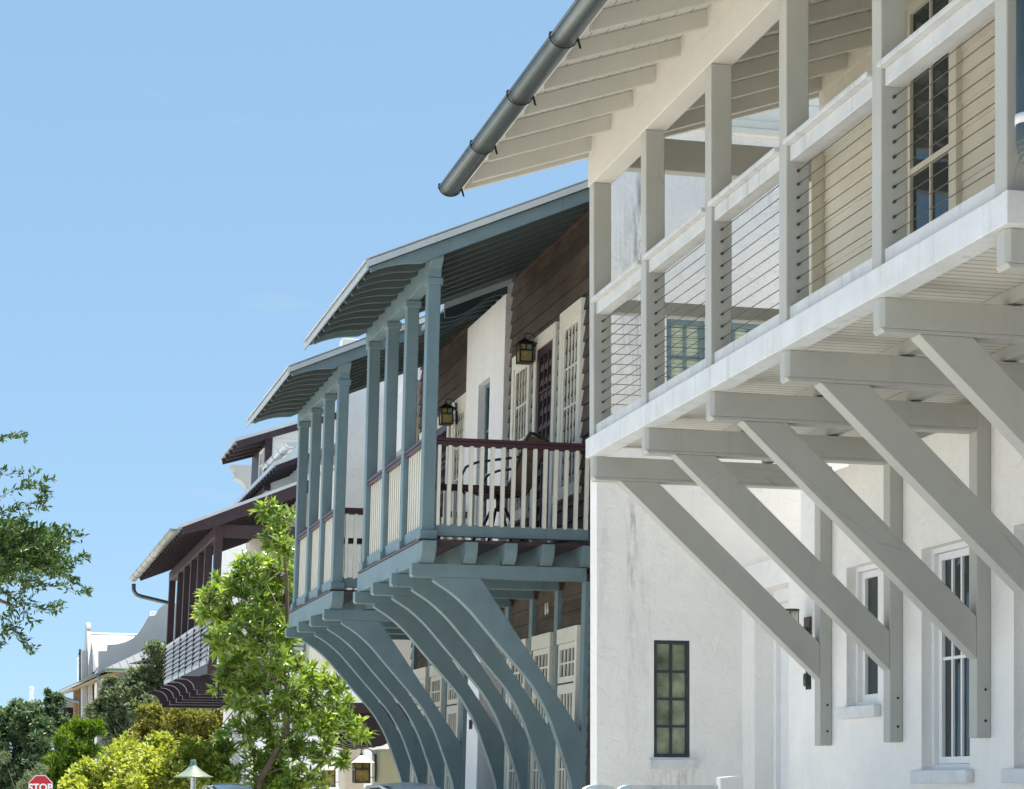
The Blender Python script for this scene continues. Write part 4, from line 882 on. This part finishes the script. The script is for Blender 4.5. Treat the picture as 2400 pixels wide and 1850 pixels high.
def lamp():
    Y = 28.5; x, y, _ = at(453, HY, Y); z = lambda v: EYE + (HY - v) / F * Y; p = Y / F
    t = thing('street_lamp', 'low street lamp with a wide pale green conical shade before the lime shrub', 'street lamp', (x, y, 0))
    part('post', MB().lathe([(.06, 0), (.06, .3), (.042, .35), (.038, z(1823))], n=14), M['brightmetal'], t)
    mb = MB(); mb.lathe([(8 * p, z(1794)), (10 * p, z(1797)), (22 * p, z(1808)), (36 * p, z(1817)), (46.5 * p, z(1821)), (46.5 * p, z(1822.2)), (36 * p, z(1818.5)), (20 * p, z(1810)), (6 * p, z(1800))], n=32); part('lamp_shade', mb, M['lampgreen'], t)
    part('cap', MB().lathe([(.001, z(1781)), (6 * p, z(1781)), (6.6 * p, z(1782)), (6.6 * p, z(1788)), (8 * p, z(1792)), (8.2 * p, z(1795))], n=20), M['lampcap'], t)
def car(name, label, u, Y, zt, w_top, rot, W=1.5):
    x, y, _ = at(u, HY, Y); t = thing(name, label, 'car', (x, y, 0), rot, 'cars parked along the street')
    Lh = 1.55
    def ring(yy, hw0, z0, hw1, z1, n=14):
        out = []
        for i in range(n + 1):
            a = math.pi * i / n; c, s = math.cos(a), math.sin(a)
            f = abs(s) ** .55; hw = hw0 + (hw1 - hw0) * f ** 3; out.append((math.copysign(abs(c) ** .7, c) * hw, yy, z0 + (z1 - z0) * f))
        return out
    def loft(rs, mb):
        n = len(rs[0]); vs = [p for r in rs for p in r]; fs = [(i * n + j, i * n + j + 1, (i + 1) * n + j + 1, (i + 1) * n + j) for i in range(len(rs) - 1) for j in range(n - 1)]
        mb.add(vs, fs, True); mb.add(rs[0], [tuple(range(n))]); mb.add(rs[-1], [tuple(range(n - 1, -1, -1))])
    hb = W / 2
    mb = MB(); loft([ring(-1.75, hb * .8, .25, hb * .7, .62), ring(-1.6, hb, .22, hb * .9, .82), ring(-.7, hb, .22, hb * .95, .98), ring(.9, hb, .22, hb * .95, 1.02), ring(1.6, hb, .22, hb * .9, .95), ring(1.8, hb * .8, .28, hb * .7, .7)], mb)
    body = part('body', mb, M['carpaint'], t)
    mb = MB(); h2 = w_top / 2
    loft([ring(-.95, hb * .92, .94, h2 * .9, .99), ring(-.45, hb * .90, .94, h2, zt - .035), ring(-.1, hb * .9, .94, h2, zt), ring(.6, hb * .9, .94, h2, zt - .01), ring(1.2, hb * .9, .94, h2 * .95, zt - .09), ring(1.62, hb * .88, .93, h2 * .8, 1.0)], mb)
    part('cabin', mb, M['carpaint'], body)
    secs = [(-.95, hb * .92, .94, h2 * .9, .99), (-.45, hb * .90, .94, h2, zt - .035), (-.1, hb * .9, .94, h2, zt), (.6, hb * .9, .94, h2, zt - .01), (1.2, hb * .9, .94, h2 * .95, zt - .09)]
    for sx in (0, 1):
        mb = MB(); vs = []
        for (yy, hw0, z0, hw1, z1) in secs:
            for i in range(7):
                a = R(14 + 42 * i / 6); a = math.pi - a if sx else a; c, q = math.cos(a), math.sin(a); f = abs(q) ** .55; hw = hw0 + (hw1 - hw0) * f ** 3
                vs.append((math.copysign(abs(c) ** .7, c) * hw * 1.012, yy, z0 + (z1 - z0) * f + .006))
        mb.add(vs, [(i * 7 + j, i * 7 + j + 1, (i + 1) * 7 + j + 1, (i + 1) * 7 + j) for i in range(4) for j in range(6)], True); part('side_window', mb, M['glass'], t)
    part('windscreen', MB().prism([(-1.0, 1.0), (-.80, 1.28), (-.78, 1.27), (-.97, .98)], 'x', -h2 * .8, h2 * .8), M['glass'], t)
    mb = MB(); rs = [ring(yy, 0, zz, h2 * .98, zz + .012, 10) for yy, zz in ()]
    def strip(yy, hw, zz, crown): return [(hw * (2 * i / 10 - 1), yy, zz - crown * (2 * i / 10 - 1) ** 2) for i in range(11)]
    r = [strip(-.80, h2 * .62, zt - .30, .03), strip(-.62, h2 * .68, zt - .12, .03), strip(-.52, h2 * .73, zt - .035, .03), strip(-.42, h2 * .80, zt - .008, .03), strip(-.1, h2 * .82, zt + .012, .03), strip(.6, h2 * .82, zt + .004, .03), strip(1.25, h2 * .78, zt - .085, .03)]
    vs = [p for q in r for p in q]; n = 11; fs = [(i * n + j, i * n + j + 1, (i + 1) * n + j + 1, (i + 1) * n + j) for i in range(6) for j in range(10)]
    low = [(a, b, c - .02) for a, b, c in vs]; o = len(vs); mb.add(vs + low, fs + [tuple(o + i for i in f[::-1]) for f in fs], True)
    part('roof', mb, M['carpaint'], body)
    for s in (-1, 1): part('roof_rail', MB().tube([(s * h2 * .90, -.5, zt - .075), (s * h2 * .93, -.1, zt - .03), (s * h2 * .93, .7, zt - .04), (s * h2 * .9, 1.3, zt - .15)], .016, 8), M['carpaint'], body)
    for sx in (-1, 1):
        for yy in (-1.1, 1.1):
            wh = MB(); q = [(sx * (hb - .02) + (d * .09), 0) for d in (-1, 1)]
            wh.tube([(sx * hb - .09, yy, .30), (sx * hb + .02, yy, .30)], .30, 20); wo = part('wheel', wh, M['rubber'], t)
            part('rim', MB().tube([(sx * hb - .05, yy, .30), (sx * hb + sx * .035, yy, .30)], .17, 16), M['metal'], wo)
    for sx in (-1, 1): part('headlight', MB().box(sx * hb * .62 - .1, sx * hb * .62 + .1, -1.72, -1.6, .58, .68), M['signwhite'], t, bev=.03)
    return t

def setting(W):
    g = MB(); g.add([(-3000, -200, 0), (3000, -200, 0), (3000, 6000, 0), (-3000, 6000, 0)], [(0, 1, 2, 3)]); struct('ground', g, M['ground'])
    th = frame(-60); d = Vector((-math.sin(th), math.cos(th), 0)); n = Vector((math.cos(th), math.sin(th), 0)); p0 = W.root.location
    def strip(nm, b0, b1, z0, z1, m, a0=-40, a1=110):
        mb = MB(); mb.box(b0, b1, a0, a1, z0, z1); o = struct(nm, mb, m); o.location = p0; o.rotation_euler = (0, 0, th); return o
    strip('road', -9.5, -2.6, -.05, .008, M['paving']); strip('pavement', -2.4, 6, -.05, .13, M['walk']); strip('kerb', -2.6, -2.402, -.05, .135, M['kerb'])
    strip('kerb', -9.7, -9.502, -.05, .135, M['kerb']); strip('pavement', -13, -9.702, -.05, .13, M['walk'])
    strip('road_edge_line', -2.95, -2.85, .0, .012, M['mark'])

def neighbour(W):  # unseen house, added to keep low sky light off the porch timber
    H = House('sky_block_house', 'tan stucco house before the white house, unseen and added to block low sky', 'house', W.root.location, W.root.rotation_euler[2])
    mb = MB(); ops = [(-12.6, -11.6, .9, 2.6), (-15.4, -14.4, .9, 2.6), (-18.2, -17.2, .9, 2.6), (-12.6, -11.6, 4.3, 6.2), (-15.4, -14.4, 4.3, 6.2), (-18.2, -17.2, 4.3, 6.2)]
    holed_wall(mb, 'x', .2, -20, -10.2, 0, 7.2, ops, .15, .3); mb.box(.5, 9, -20, -10.2, 0, 7.2); H.part('wall', mb, M['beige'])
    for o in ops: window(H, 'x', .2, o[0], o[1], o[2], o[3], .06, 2, 4, .025, .08, M['white'], M['glass'])
    mb = MB(); mb.prism([(-.5, 7.0), (4.6, 9.4), (9.6, 7.0), (9.6, 7.1), (4.6, 9.5), (-.5, 7.1)], 'y', -20.5, -9.7); mb.prism([(.2, 7.2), (9, 7.2), (4.6, 9.3)], 'y', -20, -10.2); H.part('roof', mb, M['roof'])
# ================================================================== BUILD
W = white_house()
garden_wall(W); neighbour(W)
T1 = teal_house((-.92396, 20.3, 0), .028, 'nearer teal and brown row house with a posted balcony on curved braces', True)
T2 = teal_house((-2.2351, 25.1974, -.03), .035, 'farther teal row house, partly hidden by the nearer balcony posts', False)
PH = plum_house()
gate_canopy(); gate_piers(); far_houses()
rt = T1.root.rotation_euler[2]
lantern('wall_lantern', 'dark iron lantern with yellow and green glass between the balcony windows', T1.world(1.745, 2.094, 6.44), rt, .64, M['metaldark'], 'art', 'lanterns on the teal houses')
lantern('wall_lantern', 'dark iron lantern half hidden by the corner post of the nearer teal balcony', T1.world(1.745, 5.93, 6.41), rt, .64, M['metaldark'], 'art', 'lanterns on the teal houses')
x, y, z = at(883, 1802, 32.6); lantern('wall_lantern', 'copper lantern with amber panes nearest the curved braces', (x, y, z), R(12), 1.05, M['copper'], 'plain', 'copper lanterns at the side gate')
x, y, z = at(799, 1817, 37.5); lantern('wall_lantern', 'copper lantern with amber panes behind the street tree leaves', (x, y, z), R(12), 1.0, M['copper'], 'plain', 'copper lanterns at the side gate')
chair(T1, .98, .62)
# sconce and bell plate on the white house
p = W.world(1.9, .349, 2.87); s = thing('wall_sconce', 'brushed metal cylinder sconce beside the white entry door', 'wall lamp', p, W.root.rotation_euler[2])
part('wall_plate', MB().box(-.022, 0, -.06, .06, -.16, .06), M['copper'], s, bev=.004)
mb = MB(); mb.lathe([(.001, -.12), (.062, -.12), (.062, .0), (.052, .002)], (-.15, 0, 0), 20); mb.box(-.09, -.02, -.03, .03, -.1, -.02); part('cup', mb, M['metal'], s)
part('lamp_glass', MB().lathe([(.052, .0), (.054, .105), (.001, .106)], (-.15, 0, 0), 20), M['cream'], s)
mb = MB(); mb.lathe([(.066, .106), (.066, .118), (.001, .119)], (-.15, 0, 0), 20)
for q in range(3): mb.tube([(-.15 + .062 * math.cos(q * 2.1), .062 * math.sin(q * 2.1), 0), (-.15 + .062 * math.cos(q * 2.1), .062 * math.sin(q * 2.1), .106)], .004, 5)
part('top_ring', mb, M['copper'], s)
p = W.world(1.9, .349, 2.435); s = thing('bell_plate', 'small dark metal plate with an oval ring below the sconce', 'bell plate', p, W.root.rotation_euler[2])
part('plate', MB().box(-.012, 0, -.045, .045, -.075, .08), M['metaldark'], s, bev=.003)
n = 16; part('ring', MB().tube([(-.03 - .012 * math.sin(math.pi * i / n), .026 * math.cos(2 * math.pi * i / n), .045 * math.sin(2 * math.pi * i / n)) for i in range(n + 1)], .008, 6), M['metal'], s)
# house numbers
th = T1.root.rotation_euler[2]
t = thing('house_number', 'pale metal house number 11 on the brown boards above the cream transoms', 'house number', T1.world(1.745, 1.44, 3.51), th)
letters('11', .17, M['signwhite'], t, (0, 0, 0), (R(90), 0, R(-90)), .006, .004)
t = thing('house_number', 'small dark house number 10 on the white stucco pier', 'house number', T1.world(1.532, 3.89, 2.33), th)
letters('10', .16, M['metaldark'], t, (0, 0, 0), (R(90), 0, R(-90)), .005, .003)
stop_sign(); lamp()
car('parked_car', 'silver car whose roof just shows below the curved teal braces', 950, 21.8, 1.63, .62, R(14))
car('parked_car', 'silver car whose roof just shows below the street tree', 535, 26.0, 1.63, .52, R(14))
oak(); street_tree()
for i, (x, y, lab) in enumerate(((-2.0, -9.0, 'unseen broad oak added on the road side to block low sky'), (4.6, -7.5, 'unseen broad oak added on the house side to block low sky'), (11.0, -9.5, 'unseen broad oak added farthest right to block low sky'))):  # unseen oaks, added to darken the timber faces turned to the camera
    bush('sky_block_oak', lab, 'tree', Vector((x, y, 0)), [(Vector((0, 0, 5.2)), 2.6), (Vector((2, .4, 4.6)), 2.1), (Vector((-2, .2, 4.8)), 2.1), (Vector((.3, .5, 7.6)), 2.2), (Vector((.8, .2, 2.6)), 1.7), (Vector((-1.4, .6, 2.5)), 1.6)], .34, .2, 9000, LM['dark'], 20 + i, .2, 30, .32, 'unseen oaks added to block low sky')
bushy('lime_shrub', 'bright lime yellow leaved shrub beside the street lamp', 'shrub', 31, 340, [(330, 1800, 62, 0), (250, 1830, 70, .3), (390, 1795, 58, .2), (300, 1770, 48, .4), (440, 1800, 50, .3), (180, 1860, 50, 0), (420, 1850, 70, -.3), (330, 1860, 90, -.4), (500, 1830, 45, .1), (480, 1765, 26, .3), (210, 1810, 30, .3), (540, 1825, 24, 0), (440, 1765, 34, .2), (500, 1800, 40, .2), (375, 1745, 26, .3), (175, 1835, 26, .2)], .085, .055, 22000, LM['yellow'], 1, .05, 30, .3)
bushy('olive_tree', 'olive yellow foliaged tree behind the lime shrub', 'tree', 58, 430, [(430, 1690, 62, 0), (370, 1705, 58, .4), (490, 1700, 60, .3), (335, 1740, 40, .2), (540, 1720, 55, .2), (440, 1760, 80, -.2), (350, 1670, 26, .6), (560, 1780, 50, 0)], .125, .065, 20000, LM['olive'], 2, .1, 34, .26)
bushy('grey_oak', 'grey green oak below the porch house and plum brackets', 'tree', 66, 300, [(360, 1530, 26, 0), (385, 1570, 30, .2), (340, 1595, 40, .3), (300, 1625, 42, 0), (260, 1640, 30, .3), (330, 1660, 60, -.2), (270, 1690, 48, .2), (380, 1640, 45, .3), (290, 1740, 50, 0), (255, 1600, 16, .2), (385, 1530, 20, .4), (225, 1670, 28, .3)],   .15, .075, 20000, LM['grey'], 3, .12, 34, .26)
bushy('fresh_cedar', 'fresh green feathery shrub between the dark oak and the lime shrub', 'shrub', 60, 180, [(170, 1740, 42, 0), (195, 1715, 32, .2), (150, 1790, 45, 0), (120, 1830, 40, .2), (200, 1775, 40, .3), (175, 1850, 60, 0), (225, 1710, 22, .2)], .16, .055, 14000, LM['fresh'], 4, .06, 34, .26, lift=.8)
bushy('dark_oak', 'dark green broad oak behind the stop sign', 'tree', 70, 70, [(60, 1690, 50, 0), (110, 1680, 40, .3), (20, 1700, 40, .2), (90, 1740, 62, -.3), (20, 1770, 62, 0), (130, 1650, 22, .4), (70, 1830, 75, -.4), (150, 1700, 26, .2), (-40, 1720, 60, .3), (110, 1622, 8, .4), (118, 1640, 12, .4), (0, 1850, 60, .2), (40, 1665, 24, .4)], .16, .085, 24000, LM['dark'], 5, .14, 34, .26)
bushy('bright_oak', 'lighter green tree top at the far left edge behind the dark oak', 'tree', 82, 20, [(10, 1690, 30, 0), (45, 1672, 26, .3), (70, 1665, 18, 0), (-30, 1700, 40, .3)], .16, .08, 6000, LM['fresh'], 6, .1, 20, .3)
bushy('silver_shrub', 'small silvery shrub just left of the stop sign', 'shrub', 56, 75, [(75, 1825, 22, 0), (95, 1805, 16, .2), (60, 1845, 22, .1), (10, 1775, 16, .2)], .06, .03, 2600, LM['grey'], 7, .03, 16, .3)
bushy('yard_tree', 'small leaved tree seen in the gap behind the teal braces', 'tree', 60, 975, [(955, 1530, 26, 0), (965, 1560, 24, .2), (940, 1545, 22, .3), (975, 1600, 30, .1), (900, 1600, 40, .4), (850, 1640, 40, .3)], .13, .07, 6000, LM['fresh'], 8, .08, 20, .3)
setting(W)

# ------------------------------------------------------------------ sun, sky, camera
sc = bpy.context.scene
az = Vector((.7185, .695)); el = R(76)
sun = bpy.data.lights.new('sun', 'SUN'); sun.energy = 5.0; sun.angle = R(.5); sun.color = (1, .955, .88)
so = bpy.data.objects.new('sun', sun); C.objects.link(so)
dv = Vector((az.x * math.cos(el), az.y * math.cos(el), math.sin(el))).normalized()
so.rotation_euler = dv.to_track_quat('Z', 'Y').to_euler(); so.location = (20, 10, 40)
w = bpy.data.worlds.new('World'); sc.world = w; w.use_nodes = True; nt = w.node_tree
sky = nt.nodes.new('ShaderNodeTexSky'); sky.sky_type = 'NISHITA'; sky.sun_disc = False; sky.sun_elevation = el; sky.sun_rotation = math.atan2(az.x, az.y)
sky.air_density = .6; sky.dust_density = .0; sky.ozone_density = 3.0; sky.altitude = 0
bg = nt.nodes['Background']; bg.inputs['Strength'].default_value = .1
gm = nt.nodes.new('ShaderNodeGamma'); gm.inputs['Gamma'].default_value = .3; nt.links.new(sky.outputs[0], gm.inputs['Color'])      # even out the bright horizon
tint = nt.nodes.new('ShaderNodeVectorMath'); tint.operation = 'MULTIPLY'; tint.inputs[1].default_value = (1.54, 2.17, 2.68); nt.links.new(gm.outputs[0], tint.inputs[0])
tcw = nt.nodes.new('ShaderNodeTexCoord'); mpw = nt.nodes.new('ShaderNodeMapping'); mpw.inputs['Scale'].default_value = (7, 7, 26); nt.links.new(tcw.outputs['Generated'], mpw.inputs[0])
cn = nt.nodes.new('ShaderNodeTexNoise'); cn.inputs['Scale'].default_value = 1.6; cn.inputs['Detail'].default_value = 7; cn.inputs['Roughness'].default_value = .62; nt.links.new(mpw.outputs[0], cn.inputs['Vector'])
cm = nt.nodes.new('ShaderNodeMapRange'); cm.inputs[1].default_value = .62; cm.inputs[2].default_value = .85; cm.inputs[4].default_value = .22; nt.links.new(cn.outputs[0], cm.inputs[0])
cx = nt.nodes.new('ShaderNodeMix'); cx.data_type = 'RGBA'; nt.links.new(cm.outputs[0], cx.inputs[0]); nt.links.new(tint.outputs[0], cx.inputs[6]); cx.inputs[7].default_value = (3.3, 3.6, 3.9, 1)      # thin summer cloud
nt.links.new(cx.outputs[2], bg.inputs['Color'])
cam = bpy.data.cameras.new('camera'); cam.sensor_width = 36; cam.lens = F / 2400 * 36; cam.shift_y = (HY - 925) / 2400; cam.clip_start = .1; cam.clip_end = 8000
co = bpy.data.objects.new('camera', cam); C.objects.link(co); co.location = (0, 0, EYE); co.rotation_euler = (R(90), 0, 0); sc.camera = co
sc.view_settings.view_transform = 'Standard'; sc.view_settings.look = 'None'; sc.view_settings.exposure = 1.1; sc.view_settings.gamma = 1
sc.render.resolution_x = 1024; sc.render.resolution_y = 789
sc.cycles.max_bounces = 10; sc.cycles.diffuse_bounces = 6; sc.cycles.use_denoising = True
